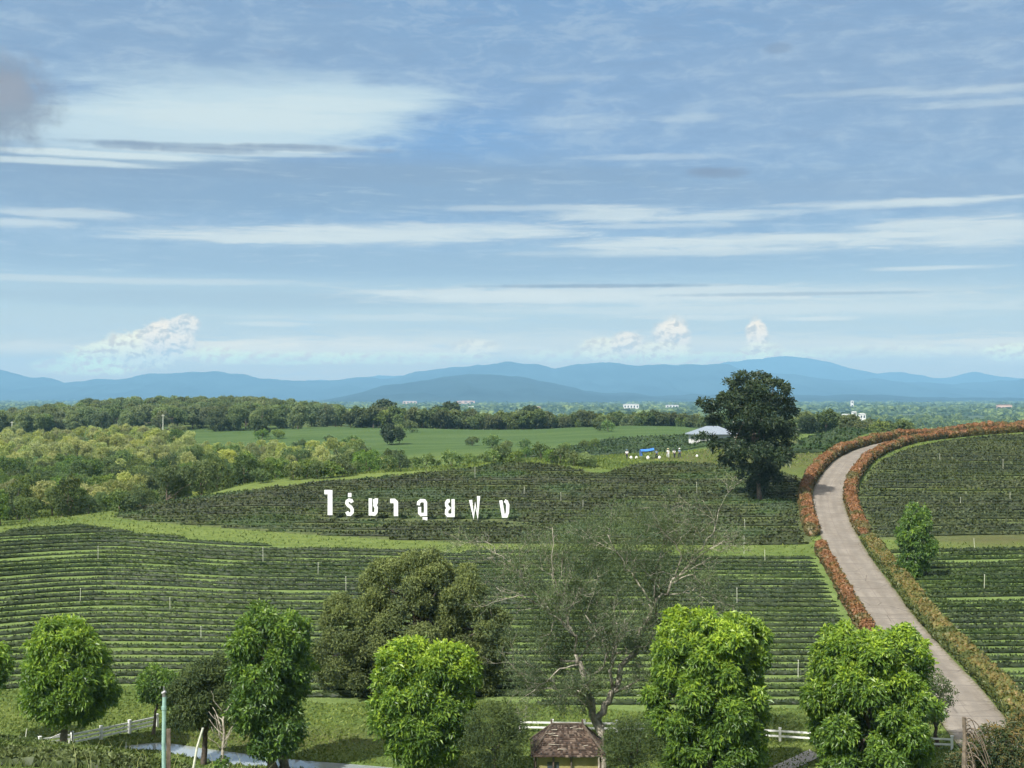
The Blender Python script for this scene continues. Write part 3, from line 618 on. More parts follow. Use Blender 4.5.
# ------------------------------------------------------------------ tea rows
LETY = float(gp(415, 521)[1])
row_n = 0
def tea_field(key, poly, y0, y1, step, width, height, matn, label, group, seg, leafn, leaf, bend=None, gap=0.35, amp=1.0, minlen=4.0, pxr=(-190, 1095), top=0.35, maxrows=999):
    global row_n
    k = 0; Yk = y0
    while Yk < y1 and k < maxrows:
        x = np.arange((pxr[0]-CX)/F*Yk, (pxr[1]-CX)/F*Yk, seg)
        y = Yk+amp*1.1*vn(x/34.0, Yk/60.0, 3.3)+amp*0.10*vn(x/6.0, Yk/3.0, 5.3)
        if bend is not None: y = y+bend(x, Yk)
        z = zt(x, y); px, py = proj(x, y, z)
        a, b_ = FAR_OK[key]
        inside = inpoly(px, py, poly) & (y > a-4) & (y < b_+4)
        if key == 'mid': inside &= ~((px > 322) & (px < 512) & (y > LETY-1.3) & (y < LETY+0.7))
        if key != 'back': inside &= np.min(np.hypot(x[:, None]-RC[None, ::3, 0], y[:, None]-RC[None, ::3, 1]), axis=1) > HW+1.95
        g_ = vn(x/7.0, Yk*1.7, 8.8)
        ok = np.nonzero(inside)[0]
        if len(ok) > 3:
            runs = np.split(ok, np.nonzero(np.diff(ok) > 1)[0]+1)
            for r in runs:
                if len(r)*seg < minlen: continue
                P2 = np.column_stack([x[r], y[r]])
                gf = np.clip(1.0-gap*np.clip((g_[r]-0.25)*3.0, 0, 1)*1.6, 0.25, 1)*(1+0.12*vn(x[r]/1.7, Yk, 1.1))
                V, Fs, v = rowmesh(P2, width, height, min(width, height)*0.075, RNG, leaf, int(len(r)*seg*leafn), gapn=gf, top_lit_young=top)
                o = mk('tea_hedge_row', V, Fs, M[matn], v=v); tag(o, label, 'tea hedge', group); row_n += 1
        Yk += step*(1+0.03*math.sin(k*1.7)); k += 1
def bl(x, Yk):
    p_ = CX+F*x/Yk; g_ = min(1.0, max(0.0, (Yk-112)/60)); s1 = np.clip((p_-85)/190, 0, 1); s1 = s1*s1*(3-2*s1)
    return -g_*(4.6*s1+1.2*np.clip((p_-275)/500, 0, 1))-(0.4+0.6*g_)*np.log1p(np.exp((80-p_)/30))*30*0.085+2.5*g_
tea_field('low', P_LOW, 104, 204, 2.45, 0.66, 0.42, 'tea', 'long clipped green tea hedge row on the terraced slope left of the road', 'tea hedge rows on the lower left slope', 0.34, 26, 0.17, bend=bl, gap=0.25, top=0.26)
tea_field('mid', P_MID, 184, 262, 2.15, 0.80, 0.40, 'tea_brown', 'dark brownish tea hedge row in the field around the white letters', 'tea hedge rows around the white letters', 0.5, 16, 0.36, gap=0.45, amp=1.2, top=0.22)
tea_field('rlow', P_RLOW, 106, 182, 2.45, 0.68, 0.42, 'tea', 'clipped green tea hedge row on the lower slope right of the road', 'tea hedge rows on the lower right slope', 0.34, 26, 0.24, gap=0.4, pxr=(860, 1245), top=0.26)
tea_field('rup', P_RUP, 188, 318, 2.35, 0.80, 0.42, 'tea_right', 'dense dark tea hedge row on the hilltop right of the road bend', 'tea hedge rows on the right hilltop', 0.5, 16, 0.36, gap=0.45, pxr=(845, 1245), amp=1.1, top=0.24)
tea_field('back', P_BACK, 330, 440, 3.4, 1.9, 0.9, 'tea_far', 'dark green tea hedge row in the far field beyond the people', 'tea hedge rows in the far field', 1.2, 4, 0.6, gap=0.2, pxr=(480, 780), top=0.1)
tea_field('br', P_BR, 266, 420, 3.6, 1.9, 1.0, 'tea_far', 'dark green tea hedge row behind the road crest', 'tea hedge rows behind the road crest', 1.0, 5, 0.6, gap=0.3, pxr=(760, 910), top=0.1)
# rows on the near knoll at the lower left
for k, Yk in enumerate((47.5, 49.8, 52.1, 54.4, 56.7, 59.0, 61.3)):
    x = np.arange((-60-CX)/F*Yk, ((150+k*18)-CX)/F*Yk, 0.2)
    P2 = np.column_stack([x, Yk+0.3*vn(x/3.0, Yk)+0.06*(x+20)])
    V, Fs, v = rowmesh(P2, 1.25, 0.55, 0.05, RNG, 0.13, int(len(x)*0.2*380), gapn=1+0.15*vn(x/0.9, Yk), top_lit_young=0.5)
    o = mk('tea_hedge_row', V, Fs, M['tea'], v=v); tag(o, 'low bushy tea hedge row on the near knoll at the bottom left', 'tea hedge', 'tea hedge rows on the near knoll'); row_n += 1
print('rows', row_n)

# ------------------------------------------------------------------ leaves and trees
def leaves(C, Nrm, k, L, Wd, rng, droop=0.35, spreadr=0.12, young=0.0, tilt=1.0):
    """rosettes of k folded leaves round each point C; returns verts, tris, v"""
    n = len(C); c = np.repeat(C, k, 0)+rng.normal(0, spreadr, (n*k, 3)); nn = np.repeat(Nrm, k, 0)
    d = nn*0.7+rng.normal(0, 1, (n*k, 3))*tilt*0.75; d[:, 2] -= droop; d /= np.linalg.norm(d, axis=1)[:, None]+1e-9
    s = np.cross(d, nn+rng.normal(0, .35, (n*k, 3))); s /= np.linalg.norm(s, axis=1)[:, None]+1e-9
    up = np.cross(s, d)
    sz = (0.65+0.7*rng.random((n*k, 1)))
    l = L*sz; w = Wd*sz*.5
    V = np.stack([c, c+d*l*.45+s*w+up*l*.10, c+d*l-np.array([0, 0, 1])*l*.15, c+d*l*.45-s*w+up*l*.10], 1).reshape(-1, 3)
    b = np.arange(n*k)*4
    T_ = np.concatenate([np.stack([b, b+1, b+2], 1), np.stack([b, b+2, b+3], 1)])
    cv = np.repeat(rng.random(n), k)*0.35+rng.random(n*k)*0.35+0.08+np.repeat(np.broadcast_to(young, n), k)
    return V, T_, np.repeat(np.clip(cv, 0, 1), 4)
def crown_points(lobes, dens, rng, sub=0.30, subn=1.0, flat=1.0, inner=0.15, young_top=0.25, keep=0.86, zc=None):
    """points on the skins of many sub-lobes spread over the main lobes (cx,cy,cz,rx,ry,rz)"""
    subs = []
    for (cx, cy, cz, rx, ry, rz) in lobes:
        rm_ = (rx*ry*rz)**(1/3.); n = max(5, int(subn*14*(1.0/sub*0.3)**2))
        # fibonacci directions, jittered
        i = np.arange(n)+.5; ph = np.arccos(1-2*i/n); th = math.pi*(1+5**.5)*i+rng.random()*6
        D = np.stack([np.cos(th)*np.sin(ph), np.sin(th)*np.sin(ph), np.cos(ph)], 1)+rng.normal(0, .13, (n, 3)); D /= np.linalg.norm(D, axis=1)[:, None]
        for dd in D:
            rr = rm_*sub*(0.65+0.65*rng.random()); k_ = 1.0-sub*(0.68+0.38*rng.random())
            subs.append((cx+dd[0]*rx*k_, cy+dd[1]*ry*k_, cz+dd[2]*rz*k_, rr))
    S = np.array(subs); P_, N_, Yg = [], [], []
    Ls = np.array(lobes); ztop = (Ls[:, 2]+Ls[:, 5]).max(); zbot = (Ls[:, 2]-Ls[:, 5]).min()
    for (x, y, z, r) in S:
        n = max(3, int(4*math.pi*r*r*dens*flat)); d = rng.normal(0, 1, (n, 3)); d /= np.linalg.norm(d, axis=1)[:, None]
        d[:, 2] = np.where((d[:, 2] < -0.35) & (rng.random(n) < .6), -d[:, 2], d[:, 2])
        p = np.array([x, y, z])+d*r*np.array([1, 1, flat])*(0.82+0.25*rng.random((n, 1)))
        ins = np.zeros(n, bool)
        for l in Ls:
            q_ = ((p-l[:3])/l[3:6]); ins |= (q_**2).sum(1) < (keep*0.72)**2
        p, d2 = p[~ins | (rng.random(n) < inner)], d[~ins | (rng.random(n) < inner)] if False else None or (p, d)[1]
        m = ~ins | (rng.random(n) < inner)
        P_.append(p if False else None); P_[-1] = (np.array([x, y, z])+d*r*np.array([1, 1, flat])*(0.82+0.25*rng.random((n, 1))))[m]
        N_.append(d[m])
    P_ = np.concatenate(P_); N_ = np.concatenate(N_)
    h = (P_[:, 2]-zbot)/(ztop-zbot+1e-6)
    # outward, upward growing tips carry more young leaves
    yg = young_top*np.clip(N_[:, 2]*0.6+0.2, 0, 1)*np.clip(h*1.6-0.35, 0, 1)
    return P_, N_, yg
def limb(p0, p1, n=6, wob=0.12, rng=RNG, sag=0.0):
    p0 = np.asarray(p0, float); p1 = np.asarray(p1, float); t = np.linspace(0, 1, n)[:, None]; L = np.linalg.norm(p1-p0)
    P_ = p0+(p1-p0)*t; P_ += rng.normal(0, wob*L/n, P_.shape)*np.sin(t*math.pi)
    P_[:, 2] += (np.sin(t[:, 0]*math.pi)*sag*L); return P_
def crown_lobes_px(base, Y, els, depth=0.85, rng=RNG):
    """crown lobes measured in the photo (centre and half sizes in pixels) at the distance of the tree"""
    out = []
    for e in els:
        px, py, rx, ry = e[:4]; dy = e[4] if len(e) > 4 else 0.0
        k = (Y+dy)/F; out.append(((px-CX)*k-base[0], dy, (HY-py)*k-base[2], rx*k, max(rx, ry*.6)*k*depth, ry*k))
    return out
def tree(name, label, cat, base, lobes, lm, bm, dens, k, L, Wd, trunk_r, limbs=5, droop=0.35, sub=0.30, young=0.3, group=None, inner=0.30, trunk_top=0.55, stems=1, lean=(0, 0), subn=1.0, tilt=1.0, keep=0.86, spr=0.12, flat=1.0, core=True):
    root = empty(name, tuple(base)); tag(root, label, cat, group)
    rng = np.random.default_rng(abs(hash(label)) % 1000 if False else sum(map(ord, label)))
    Ls = np.array(lobes); cen = Ls[:, :3].mean(0); top = (Ls[:, 2]+Ls[:, 5]).max()
    tb = MB()
    for s_ in range(stems):
        off = np.array([rng.normal(0, .25) if stems > 1 else 0, rng.normal(0, .25) if stems > 1 else 0, -0.3])
        tgt = np.array([cen[0]*0.8+lean[0]+(rng.normal(0, .6) if stems > 1 else 0), cen[1]*0.8+lean[1]+(rng.normal(0, .6) if stems > 1 else 0), top*trunk_top])
        Pt = limb(off, tgt, 9, 0.10, rng); rr = np.linspace(trunk_r, trunk_r*.45, 9); rr[0] *= 1.35
        tb.tube(Pt, rr, 9)
        for q_ in range(limbs):
            l = Ls[q_ % len(Ls)]; d = rng.normal(0, 1, 3); d /= np.linalg.norm(d); d[2] = abs(d[2])*.6
            tp = l[:3]+d*l[3:6]*0.62; a = Pt[rng.integers(4, 9)]
            tb.tube(limb(a, tp, 7, 0.2, rng, 0.05), np.linspace(trunk_r*.42, trunk_r*.10, 7), 6)
    tb.build('trunk', bm, root, smooth=True)
    P_, N_, yg = crown_points(lobes, dens, rng, sub, young_top=young, inner=inner, subn=subn, keep=keep, flat=flat)
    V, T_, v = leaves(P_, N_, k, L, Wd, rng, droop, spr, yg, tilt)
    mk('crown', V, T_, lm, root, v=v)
    return root

def base_at(px, Y, dz=0.0): x = (px-CX)/F*Y; return (x, Y, zs(x, Y)+dz)
G5 = 'bright green broad-leaved trees in a line below the slope'
b_ = base_at(62, 93)
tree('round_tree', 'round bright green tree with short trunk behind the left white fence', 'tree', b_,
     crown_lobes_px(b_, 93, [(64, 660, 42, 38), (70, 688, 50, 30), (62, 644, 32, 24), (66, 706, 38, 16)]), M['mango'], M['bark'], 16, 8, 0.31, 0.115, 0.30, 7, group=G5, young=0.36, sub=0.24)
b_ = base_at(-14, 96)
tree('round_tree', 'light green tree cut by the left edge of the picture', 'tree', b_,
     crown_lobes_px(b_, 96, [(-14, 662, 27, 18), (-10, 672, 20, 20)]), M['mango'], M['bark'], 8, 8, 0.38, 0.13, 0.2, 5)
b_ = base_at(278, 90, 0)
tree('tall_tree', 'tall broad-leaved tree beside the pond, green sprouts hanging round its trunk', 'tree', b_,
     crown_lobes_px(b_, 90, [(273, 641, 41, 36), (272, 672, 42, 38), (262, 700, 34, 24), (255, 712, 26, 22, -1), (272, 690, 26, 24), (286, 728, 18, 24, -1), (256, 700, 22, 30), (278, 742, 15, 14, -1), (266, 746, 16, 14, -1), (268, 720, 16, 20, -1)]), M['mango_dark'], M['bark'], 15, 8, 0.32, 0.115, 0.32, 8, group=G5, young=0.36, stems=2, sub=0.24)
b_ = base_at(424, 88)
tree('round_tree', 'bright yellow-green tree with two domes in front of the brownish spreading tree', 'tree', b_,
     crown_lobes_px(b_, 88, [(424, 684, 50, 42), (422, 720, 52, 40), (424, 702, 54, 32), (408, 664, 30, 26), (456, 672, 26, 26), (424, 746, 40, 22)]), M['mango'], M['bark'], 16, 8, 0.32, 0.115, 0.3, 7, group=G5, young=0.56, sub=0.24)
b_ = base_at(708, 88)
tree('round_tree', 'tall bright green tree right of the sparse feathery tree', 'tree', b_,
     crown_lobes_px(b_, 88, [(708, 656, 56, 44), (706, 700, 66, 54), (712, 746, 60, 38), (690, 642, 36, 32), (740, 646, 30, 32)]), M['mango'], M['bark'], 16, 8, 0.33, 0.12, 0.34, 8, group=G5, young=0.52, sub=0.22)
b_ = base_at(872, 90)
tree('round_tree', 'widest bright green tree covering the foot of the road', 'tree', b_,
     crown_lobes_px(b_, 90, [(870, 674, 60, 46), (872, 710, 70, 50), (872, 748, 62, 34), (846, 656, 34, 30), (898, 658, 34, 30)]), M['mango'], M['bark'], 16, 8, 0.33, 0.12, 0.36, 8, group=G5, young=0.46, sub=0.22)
b_ = base_at(938, 97)
tree('dark_round_tree', 'small dark round tree peeping out right of the widest bright green tree', 'tree', b_,
     crown_lobes_px(b_, 97, [(936, 695, 19, 22), (928, 706, 20, 22)]), M['conifer'], M['bark_dark'], 16, 6, 0.20, 0.06, 0.16, 4, young=0.1)
b_ = base_at(204, 92)
tree('dark_tree', 'dark fine-leaved tree on the pond bank left of the tall tree', 'tree', b_,
     crown_lobes_px(b_, 92, [(206, 690, 32, 30), (188, 704, 26, 28), (222, 702, 24, 28), (208, 676, 28, 20)]), M['conifer'], M['bark_dark'], 24, 7, 0.22, 0.075, 0.22, 8, young=0.12)
b_ = base_at(222, 89)
rt = empty('dead_sapling', b_); tag(rt, 'bare branched sapling with ivy at its foot standing at the pond edge', 'tree')
tb = MB(); rng = np.random.default_rng(4)
Pt = limb((0, 0, -.2), (0.1, 0, 4.0), 8, .1, rng); tb.tube(Pt, np.linspace(.15, .05, 8), 7)
for q_ in range(14):
    a = Pt[rng.integers(3, 8)]; an = rng.random()*6.28; tb.tube(limb(a, a+np.array([math.cos(an)*1.0, math.sin(an)*.8, .8+rng.random()]), 5, .25, rng), np.linspace(.045, .012, 5), 5)
tb.build('trunk', M['bark_pale'], rt, smooth=True)
d = rng.normal(0, 1, (160, 3)); d /= np.linalg.norm(d, axis=1)[:, None]
V, T_, v = leaves(d*np.array([.35, .35, .6])+np.array([0, 0, .5]), d, 6, .22, .12, rng); mk('ivy', V, T_, M['mango'], rt, v=v)
b_ = base_at(153, 100)
tree('small_tree', 'small pale green tree beyond the right end of the left white fence', 'tree', b_,
     crown_lobes_px(b_, 100, [(156, 684, 20, 18), (170, 690, 18, 20), (150, 690, 14, 12)]), M['mango_dark'], M['bark'], 16, 7, 0.26, 0.10, 0.14, 4, young=0.25)
b_ = base_at(405, 112)
tree('spreading_tree', 'big spreading brownish-olive tree at the foot of the left tea slope', 'tree', b_,
     crown_lobes_px(b_, 112, [(400, 590, 44, 34), (448, 592, 40, 32), (360, 628, 44, 36), (410, 630, 60, 44), (470, 634, 38, 36), (338, 662, 28, 32), (378, 676, 42, 26), (440, 660, 50, 30), (492, 640, 22, 26), (425, 568, 26, 16), (484, 668, 22, 24)], 0.9), M['olive'], M['bark_dark'], 24, 7, 0.22, 0.09, 0.5, 12, young=0.35, sub=0.27, inner=0.25, keep=0.86, droop=0.1)
b_ = base_at(494, 84)
tree('round_conifer', 'small dark round conifer-like tree left of the brown-roofed pavilion', 'tree', b_,
     crown_lobes_px(b_, 84, [(488, 730, 24, 26), (508, 738, 22, 26), (482, 750, 22, 22), (500, 716, 16, 16), (496, 745, 32, 26)]), M['conifer'], M['bark_dark'], 22, 6, 0.18, 0.05, 0.14, 5, young=0.12, droop=-0.2, sub=0.32)
b_ = base_at(632, 84)
tree('round_conifer', 'dark round shrubby tree right of the brown-roofed pavilion', 'tree', b_,
     crown_lobes_px(b_, 84, [(630, 742, 24, 26), (616, 752, 18, 22), (644, 750, 18, 22)]), M['conifer'], M['bark_dark'], 20, 6, 0.18, 0.05, 0.14, 4, young=0.15, droop=-0.2)
b_ = gp(914, 579)
tree('small_tree', 'slim leafy tree growing beside the hedge on the right of the road', 'tree', b_,
     crown_lobes_px(b_, b_[1], [(916, 518, 14, 15), (913, 532, 17, 16), (919, 546, 18, 18), (913, 562, 15, 14), (909, 570, 12, 10), (916, 535, 17, 22)]), M['mango_dark'], M['bark'], 13, 7, 0.32, 0.13, 0.16, 5, young=0.25)
# big dark tree on the hill: horizontal boughs of foliage
b_ = gp(760, 501)
els = []
rr_ = np.random.default_rng(21)
for (px, py, rx, ry) in [(752, 378, 20, 8), (742, 387, 17, 7), (768, 388, 22, 9), (745, 400, 32, 10), (776, 404, 20, 10), (726, 409, 20, 7), (757, 416, 36, 12), (706, 403, 10, 4), (782, 422, 14, 10), (750, 432, 22, 11), (772, 438, 24, 13),
                         (724, 447, 17, 7), (745, 450, 26, 10), (770, 456, 22, 13), (734, 464, 14, 7), (760, 472, 16, 13), (758, 484, 11, 9), (728, 458, 9, 8), (757, 400, 14, 16), (762, 440, 14, 20), (704, 437, 14, 3.5), (716, 420, 12, 4), (728, 398, 16, 4), (790, 412, 9, 4), (749, 474, 14, 8), (769, 476, 13, 9), (757, 482, 9, 6), (729, 382, 6, 3), (790, 436, 10, 5)]:
    els.append((px, py, rx, ry, rr_.normal(0, 2.2)))
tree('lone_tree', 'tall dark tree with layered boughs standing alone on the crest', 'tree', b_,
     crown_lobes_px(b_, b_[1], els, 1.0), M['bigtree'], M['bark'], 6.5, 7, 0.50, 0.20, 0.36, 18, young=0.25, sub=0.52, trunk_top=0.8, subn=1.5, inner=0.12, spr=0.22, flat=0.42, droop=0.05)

# feathery sparse tree with bare pale branches
Yr = 92.0; b_ = base_at(604, Yr); KR = Yr/F
root = empty('sparse_tree', b_); tag(root, 'large sparse grey-green tree with bare pale branches, its trunk behind the pavilion', 'tree')
def cp(x, y, dy=0.0):           # point measured in the enlarged photo
    return np.array([(480+x/3.657-CX)*KR-b_[0], dy, (HY-(490+y/3.657))*KR-b_[2]])
rng = np.random.default_rng(5); tb = MB(); tips = []
def grow(P_, r0, r1, lvl):
    P_ = np.array(P_, float); t = np.linspace(0, 1, len(P_)); tt = np.linspace(0, 1, max(6, len(P_)*3))
    Q_ = np.stack([np.interp(tt, t, P_[:, i]) for i in range(3)], 1); L = np.linalg.norm(np.diff(Q_, axis=0), axis=1).sum()
    Q_[1:-1] += rng.normal(0, L*.012, Q_[1:-1].shape)
    tb.tube(Q_, np.linspace(r0, r1, len(Q_)), 7 if r0 > .06 else 4, cap=True)
    if lvl < 4:
        nb = [0, 5, 5, 4, 0][lvl] if lvl else 0
        for _ in range(nb+int(L*0.5 if lvl < 3 else 0)):
            i = rng.integers(len(Q_)//4, len(Q_)); d = Q_[min(i+1, len(Q_)-1)]-Q_[max(i-1, 0)]; d /= np.linalg.norm(d)+1e-9
            d = d*0.7+rng.normal(0, .6, 3); d[2] += 0.22; d /= np.linalg.norm(d); l = L*(0.28+0.25*rng.random()); l = min(l, 2.6)
            e = Q_[i]+d*l; m_ = Q_[i]+d*l*.5+rng.normal(0, l*.08, 3)
            rs = max(.010, (r0+(r1-r0)*i/len(Q_))*0.5)
            grow([Q_[i], m_, e], rs, rs*.35, lvl+1)
    else: tips.append(Q_[-1])
    if lvl >= 3: tips.append(Q_[len(Q_)//2])
mains = [
 ([cp(455, 1060), cp(440, 900), cp(415, 790), cp(390, 720), cp(375, 640), cp(350, 600)], .27, .12, 0),
 ([cp(430, 880), cp(455, 810, .2), cp(490, 740, .3), cp(530, 650, .4), cp(590, 540, .6), cp(620, 450, .6), cp(650, 400, .7)], .22, .10, 0),
 ([cp(485, 760, .2), cp(482, 640, 0), cp(485, 590), cp(500, 480, -.3)], .12, .06, 1),
 ([cp(620, 450, .6), cp(660, 400, .7), cp(710, 345, .8), cp(770, 280, .9), cp(830, 205, 1.0), cp(870, 130, 1.1), cp(885, 75, 1.2)], .11, .02, 1),
 ([cp(635, 420, .6), cp(600, 380, .3), cp(550, 300, 0), cp(500, 230, -.3), cp(465, 160, -.6)], .08, .02, 1),
 ([cp(640, 400, .7), cp(650, 320, .9), cp(665, 240, 1.2), cp(700, 150, 1.5)], .07, .015, 1),
 ([cp(700, 350, .8), cp(780, 310, .5), cp(830, 370, .3), cp(910, 440, .2)], .06, .015, 1),
 ([cp(350, 600), cp(345, 520, -.6), cp(320, 470, -.8), cp(300, 400, -.8), cp(270, 330, -1.0), cp(262, 130, -1.3)], .10, .02, 1),
 ([cp(345, 530, -.6), cp(280, 460, -1.2), cp(220, 410, -1.5), cp(140, 370, -1.8), cp(60, 340, -2.0)], .08, .015, 1),
 ([cp(260, 440, -1.2), cp(180, 340, -1.0), cp(100, 250, -1.5), cp(20, 180, -1.2)], .06, .012, 1),
 ([cp(180, 370, -1.5), cp(100, 380, -2.0), cp(0, 410, -2.2)], .04, .01, 2),
 ([cp(480, 590), cp(430, 520, 1.0), cp(370, 440, 1.6), cp(340, 300, 1.8)], .06, .015, 1),
 ([cp(490, 600), cp(540, 575, -.6), cp(600, 560, -1.2)], .05, .012, 1),
 ([cp(370, 640), cp(300, 640, -1), cp(230, 690, -1.6), cp(150, 740, -2)], .06, .012, 1),
 ([cp(400, 800), cp(340, 760, 1), cp(260, 740, 1.5), cp(170, 760, 2)], .05, .012, 1),
 ([cp(560, 620, .4), cp(640, 560, 1.6), cp(700, 480, 2.2)], .05, .012, 1)]
mains += [([cp(830, 205, 1.0), cp(800, 150, .6), cp(760, 110, .2), cp(740, 60, 0)], .05, .012, 2), ([cp(770, 280, .9), cp(820, 230, .3), cp(900, 180, 0), cp(930, 230, -.3)], .05, .012, 2),
 ([cp(875, 150, 1.1), cp(850, 90, .8), cp(820, 40, .6)], .035, .01, 3), ([cp(720, 330, .8), cp(740, 230, .2), cp(700, 180, -.2), cp(660, 150, -.5)], .05, .012, 2), ([cp(390, 700), cp(440, 640, -1), cp(470, 560, -1.6), cp(380, 440, -2)], .07, .02, 1)]
for P_, r0, r1, lv in mains: grow(P_, r0*(1.25 if r0 > .15 else .95), r1, lv)
tb.build('trunk', M['bark_pale'], root, smooth=True)
# foliage: thin flat sprays, dense enough to veil but not to hide what is behind
C_ = []
for (x, y, rx, ry, n) in [(320, 230, 220, 130, 800), (560, 170, 200, 110, 800), (500, 330, 190, 140, 900), (230, 560, 190, 100, 800), (430, 540, 150, 110, 600), (720, 260, 130, 130, 260), (150, 300, 150, 120, 300), (820, 340, 100, 90, 220), (200, 700, 130, 70, 380), (420, 680, 120, 70, 420), (330, 400, 200, 120, 700), (560, 60+60, 230, 60, 400), (640, 500, 110, 110, 350), (300, 780, 120, 60, 220)]:
    n = int(n*.48); m_ = rng.normal(0, .48, (n, 3)); sel = np.linalg.norm(m_, axis=1) < 1.25; m_ = m_[sel]
    for a in m_: C_.append(cp(x+a[0]*rx, y+a[1]*ry, 1.6+a[1]*1.0+a[2]*3.2))
C_ = np.array(C_); clump = fbm(C_[:, 0]/1.1, C_[:, 1]/1.1, C_[:, 2]/0.7, 2); C_ = C_[clump > -0.12]
C_ = np.vstack([C_, np.array(tips)[rng.random(len(tips)) < .35]])
Nn = np.tile([0, 0, 1.0], (len(C_), 1))
V, T_, v = leaves(C_, Nn, 15, 0.19, 0.055, rng, 0.1, 0.22, 0.0, 1.2)
mk('crown', V, T_, M['rain'], root, v=v)
print('rain', len(C_))

# shrubby mass at the lower right
b_ = base_at(1000, 66)
tree('large_shrub', 'large shrub with grey-green and orange tips in the bottom right corner', 'shrub', b_,
     crown_lobes_px(b_, 66, [(1000, 752, 36, 26), (984, 766, 34, 24), (1030, 744, 36, 26), (962, 780, 24, 20), (1010, 785, 50, 30), (1040, 790, 50, 40)]), M['shrubtip'], M['bark_dark'], 20, 8, 0.22, 0.06, 0.14, 8, young=0.35, sub=0.3, droop=0.2)
b_ = base_at(964, 64)
rt = empty('vine_post', b_); tag(rt, 'weathered post wrapped in dead curling vines left of the bottom right shrub', 'post')
tb = MB(); rng = np.random.default_rng(9); H = (HY-717)*64/F-b_[2]
tb.tube([(0, 0, -.2), (.05, 0, H*.3), (.02, 0, H*.6), (.04, 0, H*.8), (.0, 0, H)], (.15, .12, .13, .10, .09), 8); tb.build('pole', M['bark'], rt)
tb = MB()
for q_ in range(46):
    z0 = H*(0.35+0.65*rng.random()); a = rng.random()*6.28; r = .5+.9*rng.random(); s_ = np.linspace(0, 1, 9)[:, None]
    dx = np.array([abs(math.cos(a))*.9, math.sin(a)*.5, 0]); P_ = np.array([0, 0, z0])+dx*r*s_+np.array([0, 0, 1])*(np.sin(s_*3.0)*.35-s_**2*1.0*rng.random())*r
    tb.tube(P_, .022, 4)
tb.build('vine', M['bark'], rt)

# ------------------------------------------------------------------ repeated woodland trees
def proto(name, lm, H, rad, kind, seed, ncl, k, L, Wd, young=0.3):
    rng = np.random.default_rng(seed)
    if kind == 'round': lobes = [(0, 0, H*.62, rad, rad, H*.36), (rad*.35, rad*.2, H*.78, rad*.6, rad*.6, H*.2), (-rad*.4, -rad*.2, H*.5, rad*.7, rad*.7, H*.25)]
    elif kind == 'tall': lobes = [(0, 0, H*.6, rad*.75, rad*.75, H*.38), (rad*.2, 0, H*.82, rad*.5, rad*.5, H*.17), (-rad*.15, rad*.2, H*.35, rad*.7, rad*.7, H*.2)]
    else: lobes = [(rng.normal(0, rad*.5), rng.normal(0, rad*.5), H*(.45+.4*rng.random()), rad*.55, rad*.55, H*.18) for _ in range(6)]
    P_, N_, yg = crown_points(lobes, 3.0, rng, 0.36, young_top=young, inner=0.1)
    sel = rng.permutation(len(P_))[:ncl]; P_, N_, yg = P_[sel], N_[sel], yg[sel]
    V, T_, v = leaves(P_, N_, k, L, Wd, rng, 0.15, L*.4, yg)
    tb = MB(); Pt = limb((0, 0, -.6), (0, 0, H*.72), 6, .06, rng); tb.tube(Pt, np.linspace(H*.024, H*.008, 6), 6)
    for q_ in range(4):
        l = lobes[q_ % len(lobes)]; tb.tube(limb(Pt[2+q_ % 3], np.array(l[:3])+rng.normal(0, rad*.3, 3), 4, .2, rng), np.linspace(H*.012, H*.004, 4), 5)
    tV = np.concatenate(tb.V); tQ = np.concatenate(tb.Q); tT = np.concatenate(tb.T)
    nV = len(V)
    Fs = [T_, tQ+nV, tT+nV]; mi = np.r_[np.zeros(len(T_)), np.ones(len(tQ)+len(tT))]
    return mesh_data(name, np.vstack([V, tV]), Fs, [lm, M['bark']], v=np.r_[v, np.full(len(tV), .5)], mi=mi)
def scatter(name, protos, pts, label, cat, group, smin=.8, smax=1.2, sink=0.0):
    out = []
    for (x, y) in pts:
        p = protos[random.randrange(len(protos))]; o = bpy.data.objects.new(name, p); COL.objects.link(o)
        s = random.uniform(smin, smax); o.location = (x, y, zs(x, y)-sink); o.rotation_euler = (0, 0, random.random()*6.28); o.scale = (s*random.uniform(.9, 1.1), s*random.uniform(.9, 1.1), s)
        tag(o, label, cat, group); out.append(o)
    return out
def poisson(n, f, dmin, tries=60000, seed=1):
    r = random.Random(seed); out = []; cells = {}
    for _ in range(tries):
        p = f(r)
        if p is None: continue
        c_ = (int(p[0]//dmin), int(p[1]//dmin)); bad = False
        for i in (-1, 0, 1):
            for j in (-1, 0, 1):
                for q_ in cells.get((c_[0]+i, c_[1]+j), ()):
                    if (q_[0]-p[0])**2+(q_[1]-p[1])**2 < dmin*dmin: bad = True
        if bad: continue
        cells.setdefault(c_, []).append(p); out.append(p)
        if len(out) >= n: break
    return out
pr_green = [proto('woodland_tree', M['wood_green'], 9.5, 4.2, kd, 30+i, 1500, 5, .46, .26, 0.18) for i, kd in enumerate(('loose', 'loose', 'tall', 'round', 'loose', 'tall'))]
pr_yel = [proto('yellowish_tree', M['wood_yellow'], 9.5, 4.0, kd, 50+i, 1500, 6, .46, .22, 0.12) for i, kd in enumerate(('loose', 'loose', 'tall', 'loose', 'tall'))]
pr_rdg = [proto('plantation_tree', M['ridge'], 12.5, 5.2, kd, 70+i, 1300, 5, .62, .36) for i, kd in enumerate(('round', 'tall', 'round', 'loose'))]
pr_bush = [proto('leafy_bush', M['wood_green'], 3.2, 2.0, 'round', 90+i, 300, 6, .42, .22) for i in range(3)]
